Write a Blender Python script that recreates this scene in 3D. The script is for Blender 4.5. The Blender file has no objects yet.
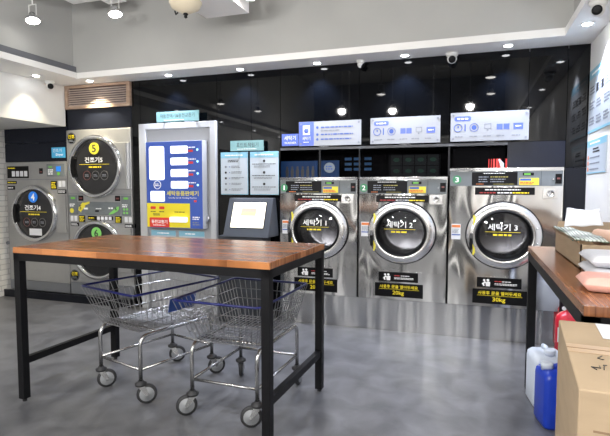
import bpy, math, random
from mathutils import Vector, Matrix
random.seed(7)
PI = math.pi
C = bpy.context.scene.collection
sc = bpy.context.scene
sc.view_settings.view_transform = 'Standard'
sc.view_settings.exposure = 0.42
WY = 4.517          # plane of the machine fronts
GY = 4.535          # plane of the black glass wall

# ------------------------------------------------------------------ materials
def mat(name, col, rough=.5, metal=0, emis=None, es=0, spec=None, coat=0):
    m = bpy.data.materials.new(name); m.use_nodes = True
    b = m.node_tree.nodes['Principled BSDF']
    b.inputs['Base Color'].default_value = (*col, 1)
    b.inputs['Roughness'].default_value = rough
    b.inputs['Metallic'].default_value = metal
    if spec is not None: b.inputs['Specular IOR Level'].default_value = spec
    if coat: b.inputs['Coat Weight'].default_value = coat; b.inputs['Coat Roughness'].default_value = .05
    if emis: b.inputs['Emission Color'].default_value = (*emis, 1); b.inputs['Emission Strength'].default_value = es
    return m
def nodes(m):
    t = m.node_tree; return t, t.nodes, t.links, t.nodes['Principled BSDF']
def noisy(m, c1, c2, scale=(1,1,1), ns=4, detail=4, bump=0, lo=.35, hi=.65, distort=0, roughvar=None):
    t, N, L, b = nodes(m)
    tc = N.new('ShaderNodeTexCoord'); mp = N.new('ShaderNodeMapping'); mp.inputs['Scale'].default_value = scale
    nz = N.new('ShaderNodeTexNoise'); nz.inputs['Scale'].default_value = ns; nz.inputs['Detail'].default_value = detail
    nz.inputs['Distortion'].default_value = distort
    cr = N.new('ShaderNodeValToRGB'); cr.color_ramp.elements[0].position = lo; cr.color_ramp.elements[1].position = hi
    cr.color_ramp.elements[0].color = (*c1,1); cr.color_ramp.elements[1].color = (*c2,1)
    L.new(tc.outputs['Object'], mp.inputs['Vector']); L.new(mp.outputs[0], nz.inputs['Vector'])
    L.new(nz.outputs['Fac'], cr.inputs[0]); L.new(cr.outputs[0], b.inputs['Base Color'])
    if roughvar:
        mr = N.new('ShaderNodeMapRange'); mr.inputs['To Min'].default_value = roughvar[0]; mr.inputs['To Max'].default_value = roughvar[1]
        L.new(nz.outputs['Fac'], mr.inputs['Value']); L.new(mr.outputs[0], b.inputs['Roughness'])
    if bump:
        bp = N.new('ShaderNodeBump'); bp.inputs['Strength'].default_value = bump; bp.inputs['Distance'].default_value = .01
        L.new(nz.outputs['Fac'], bp.inputs['Height']); L.new(bp.outputs[0], b.inputs['Normal'])
    return m
def steel(name, col, rough, wave=.25, wscale=(3.2,1,.9), dist=.02, metal=.95):
    m = mat(name, col, rough, metal)
    t, N, L, b = nodes(m)
    tc = N.new('ShaderNodeTexCoord')
    mp = N.new('ShaderNodeMapping'); mp.inputs['Scale'].default_value = wscale
    nz = N.new('ShaderNodeTexNoise'); nz.inputs['Scale'].default_value = 1.6; nz.inputs['Detail'].default_value = 0; nz.inputs['Distortion'].default_value = .5
    bp = N.new('ShaderNodeBump'); bp.inputs['Strength'].default_value = wave; bp.inputs['Distance'].default_value = dist
    L.new(tc.outputs['Object'], mp.inputs[0]); L.new(mp.outputs[0], nz.inputs['Vector']); L.new(nz.outputs['Fac'], bp.inputs['Height'])
    L.new(bp.outputs[0], b.inputs['Normal'])
    return m
M = {}
M['glasswall'] = mat('black_glass', (.0008,.0011,.0018), .03, spec=.3)
M['blackmatte'] = mat('black_panel', (.005,.006,.010), .4, spec=.25)
M['navy'] = mat('navy_panel', (.008,.010,.018), .3, spec=.25)
M['white'] = noisy(mat('white_paint', (.8,.8,.78), .55), (.76,.76,.75), (.82,.82,.8), ns=3)
M['soffit'] = noisy(mat('soffit_paint', (.8,.79,.76), .6), (.84,.83,.81), (.89,.88,.86), ns=2)
M['greypaint'] = noisy(mat('grey_paint', (.42,.42,.42), .7), (.39,.39,.38), (.43,.43,.415), ns=1.2)
M['darkgrey'] = mat('dark_grey_paint', (.13,.135,.15), .6)
M['floor'] = noisy(mat('stone_floor', (.13,.13,.14), .3), (.070,.071,.077), (.145,.147,.155), ns=5, detail=14, bump=.04, lo=.32, hi=.68, distort=.6, roughvar=(.26,.42))
M['steel'] = steel('polished_steel', (.72,.715,.70), .12, .7, (2.0,1,.8), .1)
M['steel3'] = steel('polished_steel_pale', (.80,.79,.77), .12, .7, (1.8,1,.65), .1)
M['plinth'] = steel('plinth_steel', (.52,.52,.515), .18, .8, (5,1,.15), .03)
M['ring'] = steel('door_ring_steel', (.82,.81,.79), .24, .08)
M['dsteel'] = noisy(mat('dryer_steel', (.40,.39,.375), .38, .55), (.35,.35,.35), (.40,.40,.395), (1,1,1), ns=3)
M['kick'] = mat('kick_panel_steel', (.22,.23,.25), .4, .5)
M['chrome'] = mat('chrome', (.72,.73,.75), .12, 1)
M['wire'] = mat('zinc_wire', (.34,.34,.34), .3, .9)
M['tube'] = mat('zinc_tube', (.5,.5,.5), .22, .95)
M['blk'] = mat('black_plastic', (.004,.004,.005), .45, spec=.18)
M['nicheblk'] = mat('niche_black', (.002,.002,.003), .6, spec=.05)
M['blkmetal'] = mat('black_powder_coat', (.004,.004,.005), .5, spec=.22)
M['rubber'] = mat('rubber', (.02,.02,.022), .6)
M['hub'] = mat('grey_hub', (.25,.26,.27), .4)
M['darkglass'] = mat('dark_door_glass', (.022,.022,.024), .08, spec=.5)
M['strip'] = mat('control_strip_grey', (.16,.18,.19), .45)
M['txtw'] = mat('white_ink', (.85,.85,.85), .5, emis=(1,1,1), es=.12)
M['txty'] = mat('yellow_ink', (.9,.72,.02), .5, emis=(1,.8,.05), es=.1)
M['txtr'] = mat('red_ink', (.7,.05,.05), .5)
M['txtk'] = mat('black_ink', (.02,.02,.025), .5)
M['txtg'] = mat('grey_ink', (.22,.24,.28), .5)
M['dimr'] = mat('deep_red_ink', (.35,.03,.03), .5)
M['dimy'] = mat('dim_yellow_ink', (.35,.30,.08), .5)
M['ringred'] = mat('dim_red_ink', (.16,.05,.045), .5); M['ringgrey'] = mat('dim_grey_ink', (.12,.12,.12), .5)
M['txtb'] = mat('blue_ink', (.05,.11,.42), .5)
M['green'] = mat('green_disc', (.05,.27,.12), .5)
M['lime'] = mat('lime_sticker', (.22,.6,.14), .5)
M['yellow'] = mat('yellow_sticker', (.85,.74,.06), .5)
M['bluedisc'] = mat('blue_disc', (.02,.2,.75), .5, emis=(.02,.25,.9), es=.15)
M['orange'] = mat('orange_strip', (.75,.22,.06), .5)
M['paper'] = mat('white_label', (.78,.79,.82), .5)
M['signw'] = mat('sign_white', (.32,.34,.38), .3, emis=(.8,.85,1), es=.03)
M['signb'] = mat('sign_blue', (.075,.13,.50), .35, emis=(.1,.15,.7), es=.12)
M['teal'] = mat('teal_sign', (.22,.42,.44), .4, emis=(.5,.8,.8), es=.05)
M['skyblue'] = mat('pale_blue_header', (.25,.52,.66), .4)
M['poster'] = mat('poster_white', (.50,.56,.62), .35)
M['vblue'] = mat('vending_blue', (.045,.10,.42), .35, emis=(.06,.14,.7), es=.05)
M['vyellow'] = mat('vending_yellow', (.86,.72,.03), .35)
M['vred'] = mat('vending_red', (.75,.05,.03), .35)
M['lit'] = mat('lit_window', (.9,.93,1), .3, emis=(.88,.94,1), es=1.0)
M['litb'] = mat('lit_dot', (.3,.8,1), .3, emis=(.4,.85,1), es=1.4)
M['slot'] = mat('slot_white', (.85,.87,.9), .3, emis=(1,1,1), es=.3)
M['cab'] = mat('grey_cabinet', (.42,.43,.45), .4)
M['doorframe'] = mat('pale_grey_door', (.47,.48,.50), .4)
M['doorin'] = mat('door_inner_grey', (.36,.37,.39), .45)
M['kioskgrey'] = mat('kiosk_slate', (.05,.056,.066), .4, spec=.3)
M['screen'] = mat('warm_screen', (.9,.85,.7), .3, emis=(1,.93,.74), es=.75)
M['screenr'] = mat('screen_red', (.8,.25,.2), .3, emis=(1,.42,.30), es=.6)
M['screeno'] = mat('screen_orange', (.8,.5,.2), .3, emis=(1,.62,.25), es=.6)
M['bluescreen'] = mat('blue_screen', (.04,.28,.5), .3, emis=(.12,.48,.75), es=.2)
M['lcd'] = mat('green_lcd', (.12,.4,.06), .3, emis=(.3,.9,.1), es=.1)
M['rimblue'] = mat('blue_rim_plastic', (.004,.009,.10), .35)
M['plateblue'] = mat('blue_plate', (.02,.06,.25), .4)
M['vent'] = noisy(mat('vent_wood', (.35,.24,.17), .5), (.30,.2,.14), (.42,.30,.22), (1,1,8), ns=4)
M['ventdark'] = mat('vent_dark', (.05,.03,.03), .6)
M['ventslat'] = mat('vent_slat', (.50,.40,.36), .5)
M['camw'] = mat('camera_white', (.7,.7,.68), .35)
M['glow'] = mat('lamp_glow', (1,1,1), .4, emis=(1,.97,.92), es=22)
M['glowc'] = mat('lamp_glow_cool', (1,1,1), .4, emis=(.95,.97,1), es=22)
M['lamptrim'] = mat('lamp_trim', (.75,.75,.74), .4)
M['globe'] = mat('cream_glass', (.62,.55,.42), .25, emis=(1,.85,.6), es=.12)
M['red'] = mat('extinguisher_red', (.55,.01,.03), .25, coat=.5)
M['hose'] = mat('black_hose', (.015,.015,.015), .5)
M['canw'] = mat('white_can', (.68,.74,.82), .35)
M['canb'] = mat('blue_can', (.012,.05,.48), .3)
M['card'] = noisy(mat('cardboard', (.40,.28,.17), .75), (.33,.245,.155), (.37,.275,.175), (1,1,5), ns=6)
M['cardd'] = mat('cardboard_dark', (.22,.14,.08), .8)
M['tape'] = mat('brown_tape', (.44,.31,.19), .3)
M['sheet'] = mat('paper_sheet', (.62,.63,.65), .6)
M['pink'] = noisy(mat('pink_mailer', (.85,.48,.40), .4), (.70,.34,.27), (.76,.42,.35), ns=14, bump=.4)
M['poly'] = noisy(mat('white_mailer', (.6,.61,.65), .35), (.56,.57,.62), (.64,.64,.67), ns=9, bump=.5)
M['kraft'] = mat('kraft_wrap', (.66,.42,.30), .6)
M['bubble'] = mat('bubble_wrap', (.62,.68,.60), .25)
t, N, L, b = nodes(M['bubble'])
v = N.new('ShaderNodeTexVoronoi'); v.inputs['Scale'].default_value = 58; v.inputs['Randomness'].default_value = 0
tc = N.new('ShaderNodeTexCoord'); L.new(tc.outputs['Object'], v.inputs['Vector'])
cr = N.new('ShaderNodeValToRGB'); cr.color_ramp.elements[0].color = (.75,.8,.74,1); cr.color_ramp.elements[1].color = (.10,.14,.09,1)
cr.color_ramp.elements[0].position = .25; cr.color_ramp.elements[1].position = .6
L.new(v.outputs['Distance'], cr.inputs[0]); L.new(cr.outputs[0], b.inputs['Base Color'])
# white brick
M['brick'] = mat('white_brick', (.62,.61,.59), .6)
t, N, L, b = nodes(M['brick'])
tc = N.new('ShaderNodeTexCoord'); mp = N.new('ShaderNodeMapping'); mp.inputs['Rotation'].default_value = (PI/2, 0, PI/2)
sx = N.new('ShaderNodeSeparateXYZ'); cx = N.new('ShaderNodeCombineXYZ')
L.new(tc.outputs['Object'], sx.inputs[0]); L.new(sx.outputs['Y'], cx.inputs['X']); L.new(sx.outputs['Z'], cx.inputs['Y'])
br = N.new('ShaderNodeTexBrick'); br.inputs['Scale'].default_value = 1; br.inputs['Brick Width'].default_value = .21; br.inputs['Row Height'].default_value = .065
br.inputs['Mortar Size'].default_value = .005; br.inputs['Color1'].default_value = (.66,.65,.62,1); br.inputs['Color2'].default_value = (.58,.57,.55,1); br.inputs['Mortar'].default_value = (.42,.41,.4,1)
L.new(cx.outputs[0], br.inputs['Vector']); L.new(br.outputs['Color'], b.inputs['Base Color'])
bp = N.new('ShaderNodeBump'); bp.inputs['Strength'].default_value = .6; bp.inputs['Distance'].default_value = -.01
L.new(br.outputs['Fac'], bp.inputs['Height']); L.new(bp.outputs[0], b.inputs['Normal'])
# table wood : finger jointed strips running along the table
def wood(name, c1, c2, c3, swap):
    m = mat(name, c1, .24, spec=.5)
    t, N, L, b = nodes(m)
    tc = N.new('ShaderNodeTexCoord'); sx = N.new('ShaderNodeSeparateXYZ'); cx = N.new('ShaderNodeCombineXYZ')
    L.new(tc.outputs['Object'], sx.inputs[0])
    L.new(sx.outputs['Y' if swap else 'X'], cx.inputs['X']); L.new(sx.outputs['X' if swap else 'Y'], cx.inputs['Y'])
    br = N.new('ShaderNodeTexBrick'); br.inputs['Scale'].default_value = 1; br.inputs['Brick Width'].default_value = .42; br.inputs['Row Height'].default_value = .045
    br.inputs['Mortar Size'].default_value = .0006; br.inputs['Bias'].default_value = 0
    br.inputs['Color1'].default_value = (*c1,1); br.inputs['Color2'].default_value = (*c2,1); br.inputs['Mortar'].default_value = (*c3,1)
    L.new(cx.outputs[0], br.inputs['Vector'])
    mp = N.new('ShaderNodeMapping'); mp.inputs['Scale'].default_value = (2.5, 45, 1); L.new(cx.outputs[0], mp.inputs[0])
    nz = N.new('ShaderNodeTexNoise'); nz.inputs['Scale'].default_value = 1.5; nz.inputs['Detail'].default_value = 5; L.new(mp.outputs[0], nz.inputs['Vector'])
    mx = N.new('ShaderNodeMixRGB'); mx.blend_type = 'MULTIPLY'; mx.inputs['Fac'].default_value = .9
    cr = N.new('ShaderNodeValToRGB'); cr.color_ramp.elements[0].color = (.45,.4,.36,1); cr.color_ramp.elements[1].color = (1.15,1.1,1.05,1)
    cr.color_ramp.elements[0].position = .3; cr.color_ramp.elements[1].position = .7
    L.new(nz.outputs['Fac'], cr.inputs[0]); L.new(br.outputs['Color'], mx.inputs[1]); L.new(cr.outputs[0], mx.inputs[2]); L.new(mx.outputs[0], b.inputs['Base Color'])
    return m
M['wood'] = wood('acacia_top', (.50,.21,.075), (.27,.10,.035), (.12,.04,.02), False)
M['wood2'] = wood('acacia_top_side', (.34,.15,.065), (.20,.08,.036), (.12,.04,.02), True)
# drum interior
M['drum'] = mat('drum_steel', (.5,.5,.51), .25, .85)
t, N, L, b = nodes(M['drum'])
v = N.new('ShaderNodeTexVoronoi'); v.inputs['Scale'].default_value = 34; v.inputs['Randomness'].default_value = 0
tc = N.new('ShaderNodeTexCoord'); L.new(tc.outputs['Object'], v.inputs['Vector'])
cr = N.new('ShaderNodeValToRGB'); cr.color_ramp.elements[0].color = (.02,.02,.02,1); cr.color_ramp.elements[1].color = (.6,.6,.61,1)
cr.color_ramp.elements[0].position = .18; cr.color_ramp.elements[1].position = .25
L.new(v.outputs['Distance'], cr.inputs[0]); L.new(cr.outputs[0], b.inputs['Base Color'])
# clear door glass
g = bpy.data.materials.new('door_glass'); g.use_nodes = True; t = g.node_tree; t.nodes.clear()
o_ = t.nodes.new('ShaderNodeOutputMaterial'); mxs = t.nodes.new('ShaderNodeMixShader'); tr = t.nodes.new('ShaderNodeBsdfTransparent'); gl = t.nodes.new('ShaderNodeBsdfGlossy')
tr.inputs[0].default_value = (.5,.5,.52,1); gl.inputs['Roughness'].default_value = .03
fr = t.nodes.new('ShaderNodeFresnel'); fr.inputs[0].default_value = 1.5
t.links.new(fr.outputs[0], mxs.inputs[0]); t.links.new(tr.outputs[0], mxs.inputs[1]); t.links.new(gl.outputs[0], mxs.inputs[2]); t.links.new(mxs.outputs[0], o_.inputs[0])
M['glass'] = g

# ------------------------------------------------------------------ mesh builder
ORI = {}
class MB:
    def __init__(s): s.v = []; s.f = []; s.sm = []
    def add(s, vs, fs, smooth=False):
        n = len(s.v); s.v += [tuple(v) for v in vs]; s.f += [[i+n for i in f] for f in fs]; s.sm += [smooth]*len(fs); return s
    def box(s, x0,x1,y0,y1,z0,z1):
        vs = [(x,y,z) for z in (z0,z1) for y in (y0,y1) for x in (x0,x1)]
        return s.add(vs, [[0,2,3,1],[4,5,7,6],[0,1,5,4],[2,6,7,3],[0,4,6,2],[1,3,7,5]])
    def prism(s, pts, y0, y1):                       # pts = (x,z), extruded along y
        n = len(pts); vs = [(x,y0,z) for x,z in pts]+[(x,y1,z) for x,z in pts]
        return s.add(vs, [list(range(n)), list(range(2*n-1,n-1,-1))]+[[i,i+n,(i+1)%n+n,(i+1)%n] for i in range(n)])
    def prismz(s, pts, z0, z1):
        n = len(pts); vs = [(x,y,z0) for x,y in pts]+[(x,y,z1) for x,y in pts]
        return s.add(vs, [list(range(n-1,-1,-1)), list(range(n,2*n))]+[[i,(i+1)%n,(i+1)%n+n,i+n] for i in range(n)])
    def disc(s, cx, cz, rx, rz, y0, y1, n=32):
        return s.prism([(cx+rx*math.cos(2*PI*i/n), cz+rz*math.sin(2*PI*i/n)) for i in range(n)], y0, y1)
    def ringy(s, cx, cz, prof, n=48, ex=1, ez=1):    # lathe about y axis; prof = [(r,y)...]
        vs = []; fs = []
        for r, y in prof:
            for i in range(n):
                a = 2*PI*i/n; vs.append((cx+r*ex*math.cos(a), y, cz+r*ez*math.sin(a)))
        for k in range(len(prof)-1):
            for i in range(n): fs.append([k*n+i, k*n+(i+1)%n, (k+1)*n+(i+1)%n, (k+1)*n+i])
        return s.add(vs, fs, True)
    def lathe(s, o, prof, n=20, ax='z', cap=True):
        vs = []; fs = []
        for r, h in prof:
            for i in range(n):
                a = 2*PI*i/n; c, d = r*math.cos(a), r*math.sin(a)
                vs.append((o[0]+c,o[1]+d,o[2]+h) if ax=='z' else (o[0]+h,o[1]+c,o[2]+d) if ax=='x' else (o[0]+c,o[1]+h,o[2]+d))
        for k in range(len(prof)-1):
            for i in range(n): fs.append([k*n+i, k*n+(i+1)%n, (k+1)*n+(i+1)%n, (k+1)*n+i])
        s.add(vs, fs, True)
        if cap:
            m = len(s.v)-len(vs); s.f += [[m+i for i in range(n)][::-1], [m+(len(prof)-1)*n+i for i in range(n)]]; s.sm += [False, False]
        return s
    def tube(s, pts, r, n=8, closed=False):
        P = [Vector(p) for p in pts]; m = len(P); vs = []; fs = []; up = None
        for i, p in enumerate(P):
            if closed: d = (P[(i+1)%m]-P[i-1])
            else: d = P[min(i+1,m-1)]-P[max(i-1,0)]
            d.normalize()
            if up is None: up = Vector((0,0,1)) if abs(d.z) < .9 else Vector((1,0,0))
            a = d.cross(up)
            if a.length < 1e-4: a = d.cross(Vector((1,.1,0)))
            a.normalize(); b = a.cross(d).normalized(); up = b
            for k in range(n):
                t_ = 2*PI*k/n; vs.append(p+a*r*math.cos(t_)+b*r*math.sin(t_))
        for i in range(m if closed else m-1):
            j = (i+1)%m
            for k in range(n): fs.append([i*n+k, i*n+(k+1)%n, j*n+(k+1)%n, j*n+k])
        if not closed: fs += [list(range(n))[::-1], [(m-1)*n+k for k in range(n)]]
        return s.add(vs, fs, n > 4)
    def build(s, name, m, parent=None, bev=0, local=False):
        o3 = Vector((0,0,0)) if (local or parent is None) else ORI.get(parent.name, Vector((0,0,0)))
        me = bpy.data.meshes.new(name); me.from_pydata([tuple(Vector(v)-o3) for v in s.v], [], s.f)
        me.polygons.foreach_set('use_smooth', s.sm); me.update()
        import bmesh
        bm = bmesh.new(); bm.from_mesh(me); bmesh.ops.recalc_face_normals(bm, faces=bm.faces); bm.to_mesh(me); bm.free()
        me.materials.append(M[m] if isinstance(m, str) else m)
        ob = bpy.data.objects.new(name, me); C.objects.link(ob)
        if parent: ob.parent = parent; ORI[ob.name] = o3
        if bev:
            md = ob.modifiers.new('bevel', 'BEVEL'); md.width = bev; md.segments = 2; md.limit_method = 'ANGLE'
        return ob
def thing(name, label, cat, loc=(0,0,0), rz=0, group=None):
    o = bpy.data.objects.new(name, None); C.objects.link(o); o.empty_display_size = .1
    o.location = loc; o.rotation_euler = (0,0,rz); o['label'] = label; o['category'] = cat
    if group: o['group'] = group
    ORI[o.name] = Vector(loc)
    return o
def tag(o, label, cat, group=None):
    o['label'] = label; o['category'] = cat
    if group: o['group'] = group
    return o
def struct(o): o['kind'] = 'structure'; return o
def copy_tree(o, parent=None):
    c = o.copy(); C.objects.link(c)
    if parent: c.parent = parent
    for ch in [x for x in C.objects if x.parent == o]: copy_tree(ch, c)
    return c
def flat(name, m, parent, x0, x1, z0, z1, y, th=.002, bev=0):
    return MB().box(x0,x1,y-th,y,z0,z1).build(name, m, parent, bev)
def roundrect(x0,x1,z0,z1,r,n=5):
    p = []
    for cx,cz,a0 in ((x1-r,z1-r,0),(x0+r,z1-r,90),(x0+r,z0+r,180),(x1-r,z0+r,270)):
        for i in range(n+1):
            a = math.radians(a0+90*i/n); p.append((cx+r*math.cos(a), cz+r*math.sin(a)))
    return p
def text_mesh(body, bold=False):
    c = bpy.data.curves.new('lettering', 'FONT'); c.body = body; c.resolution_u = 2
    if bold: c.offset = .018
    o = bpy.data.objects.new('lettering', c); C.objects.link(o)
    bpy.context.view_layer.update()
    me = bpy.data.meshes.new_from_object(o.evaluated_get(bpy.context.evaluated_depsgraph_get()))
    bpy.data.objects.remove(o); return me
def text(body, m, parent, x0, x1, z0, z1, y, bold=True, name='lettering', frame=None):
    """lettering fitted to a rectangle; default plane faces -Y. frame=(origin,u,v) for other planes"""
    me = text_mesh(body, bold)
    xs = [v.co.x for v in me.vertices]; ys = [v.co.y for v in me.vertices]
    if not xs: return None
    a0,a1,b0,b1 = min(xs),max(xs),min(ys),max(ys)
    if frame is None: org, u, v = Vector((0,y,0)), Vector((1,0,0)), Vector((0,0,1))
    else: org, u, v = [Vector(q) for q in frame]
    off = ORI[parent.name] if parent else Vector((0,0,0))
    for q in me.vertices:
        px = x0+(q.co.x-a0)/(a1-a0)*(x1-x0); pz = z0+(q.co.y-b0)/(b1-b0)*(z1-z0)
        q.co = org+u*px+v*pz-off
    me.materials.clear(); me.materials.append(M[m]); me.name = name
    o = bpy.data.objects.new(name, me); C.objects.link(o)
    if parent: o.parent = parent; ORI[o.name] = off
    return o
def lines(m, parent, x0, x1, z0, z1, y, n, name='small_print', ragged=.25, gap=.45):
    b = MB(); h = (z1-z0)/n
    for i in range(n):
        zz = z1-(i+1)*h+h*gap/2; x = x0; xe = x1-(x1-x0)*ragged*random.random()
        while x < xe-.004:
            w = random.uniform(.5,2.2)*h; b.box(x, min(x+w,xe), y-.0015, y, zz, zz+h*(1-gap)); x += w+h*.35
    return b.build(name, m, parent)

# ------------------------------------------------------------------ room shell
X0, X1, YB = -5.42, .88, -3.6
ZS, ZT = 2.49, 4.0
LB = -4.45                      # face of the left bulkhead
struct(MB().box(X0-.2, X1+.2, YB-.2, GY+.6, -.1, 0).build('floor', 'floor'))
struct(MB().box(X0-.12, X0, YB, GY+.5, 0, 2.05).build('wall_left', 'brick'))
struct(MB().box(X1, X1+.12, YB, GY+.5, 0, ZS+.3).build('wall_right', 'white'))
struct(MB().box(X0-.12, X1+.12, YB-.12, YB, 0, ZT).build('wall_front', 'darkgrey'))
for k,(a,b_) in enumerate(((-4.9,-3.9),(-3.3,-2.3),(-1.9,-.9),(-.5,.5))):
    struct(MB().box(a,b_,YB,YB+.03,.15,2.3).build('window_%d'%(k+1),'glasswall'))
for a,b_ in ((-3.85,-3.35),(-2.25,-1.95),(-.85,-.55),(.52,.85)):  # unseen white piers added for bright streaks in the steel
    struct(MB().box(a,b_,YB,YB+.12,0,2.49).build('trim_7','white'))
# bulkhead on the left : vertical face and underside
struct(MB().box(X0-.12, LB, YB, GY-.02, 2.035, ZS+.3).build('trim_1', 'white'))
# soffit ring
struct(MB().box(LB, -4.0, YB, GY+.1, ZS, ZS+.06).build('ceiling', 'soffit'))
struct(MB().box(-4.0, .645, 4.235, GY+.1, ZS, ZS+.06).build('ceiling', 'soffit'))
struct(MB().box(.645, X1, YB, GY+.1, ZS, ZS+.06).build('ceiling', 'soffit'))
struct(MB().box(-4.0, .645, YB, YB+.4, ZS, ZS+.06).build('ceiling', 'soffit'))
# dark strip coloured for the shade in the gap beside the left soffit; tray walls
struct(MB().box(-4.05, -4.004, YB, 4.23, ZS+.062, ZS+.12).build('trim_2', 'darkgrey'))
struct(MB().box(-4.2, -4.05, YB, 4.3, ZS+.06, ZT).build('wall_left', 'greypaint'))
struct(MB().box(-4.05, .70, 4.24, 4.36, ZS+.06, ZT).build('wall_back', 'greypaint'))
struct(MB().box(.70, .85, YB, 4.3, ZS+.06, ZT).build('wall_right', 'greypaint'))
struct(MB().box(-4.2, .85, YB, 4.36, ZT, ZT+.1).build('ceiling', 'greypaint'))
# ceiling box and beam hanging into the tray
struct(MB().box(-2.24, -1.83, 3.2, 3.90, 2.82, ZT).build('trim_3', 'soffit'))
bm_ = MB().box(-3.70, -3.30, 3.62, 3.90, 3.11, 3.3); bm_.box(-3.30, -3.1, 3.70, 3.92, 3.07, 3.3)
struct(bm_.build('trim_4', 'soffit'))

# black glass wall : panels with fine seams (openings for the dryers, the door, the niche over the washers)
panels = [(-5.42,-4.455,1.865,2.035,'navy'), (-5.42,-4.455,1.64,1.86,'navy'),
          (-4.44,-3.553,1.995,2.225,'navy'), (-3.545,-3.44,0,ZS,'glasswall'),
          (-3.436,-2.50,2.02,ZS,'glasswall'), (-2.496,-2.115,0,ZS,'glasswall'), (-2.111,-1.80,0,ZS,'glasswall'),
          (-1.796,-1.012,1.725,ZS,'glasswall'), (-1.008,-.20,1.725,ZS,'glasswall'), (-.196,.43,1.725,ZS,'glasswall'), (.434,.72,1.725,ZS,'glasswall'),
          (.28,.72,1.508,1.722,'navy'), (.724,X1,0,1.50,'blackmatte'), (.724,X1,1.503,ZS,'glasswall')]
for a,b_,c,d,m in panels:
    struct(MB().box(a,b_,GY,GY+.02,c,d).build('wall_back', m))
struct(MB().box(X0,X1,GY+.5,GY+.55,0,ZS).build('wall_back', 'nicheblk'))
struct(MB().box(-1.796,.28,GY+.02,GY+.5,1.72,1.74).build('wall_back', 'blackmatte'))
struct(MB().box(X0,-3.55,GY-.09,GY-.07,0,.085).build('baseboard_back', 'blackmatte'))
# rail along the head of the niche, with frame posts
struct(MB().box(-1.796,.28,GY-.004,GY+.02,1.700,1.722).build('trim_5', 'darkgrey'))
struct(MB().box(-1.40,-1.385,GY,GY+.02,1.435,1.70).box(-.205,-.19,GY,GY+.02,1.435,1.70).box(-1.01,-1.0,GY,GY+.02,1.435,1.70).build('trim_6', 'blackmatte'))

# ------------------------------------------------------------------ washers
def cabinet_front(b, x0,x1,z0,z1,cx,cz,rx,rz,y,yb):
    import bisect
    angs = sorted(set([2*PI*i/64 for i in range(64)]+[math.atan2(zz-cz,xx-cx)%(2*PI) for xx in (x0,x1) for zz in (z0,z1)]))
    inn=[];out=[]
    for a in angs:
        c,s_=math.cos(a),math.sin(a); inn.append((cx+rx*c,y,cz+rz*s_))
        ts=[]
        if c>1e-9: ts.append((x1-cx)/c)
        if c<-1e-9: ts.append((x0-cx)/c)
        if s_>1e-9: ts.append((z1-cz)/s_)
        if s_<-1e-9: ts.append((z0-cz)/s_)
        t_=min(ts); out.append((cx+t_*c,y,cz+t_*s_))
    n=len(angs); b.add(inn+out, [[i,(i+1)%n,(i+1)%n+n,i+n] for i in range(n)])
    vs=[(x,yy,z) for z in (z0,z1) for yy in (y,yb) for x in (x0,x1)]
    b.add(vs, [[0,2,3,1],[4,5,7,6],[2,6,7,3],[0,4,6,2],[1,3,7,5]])
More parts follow.
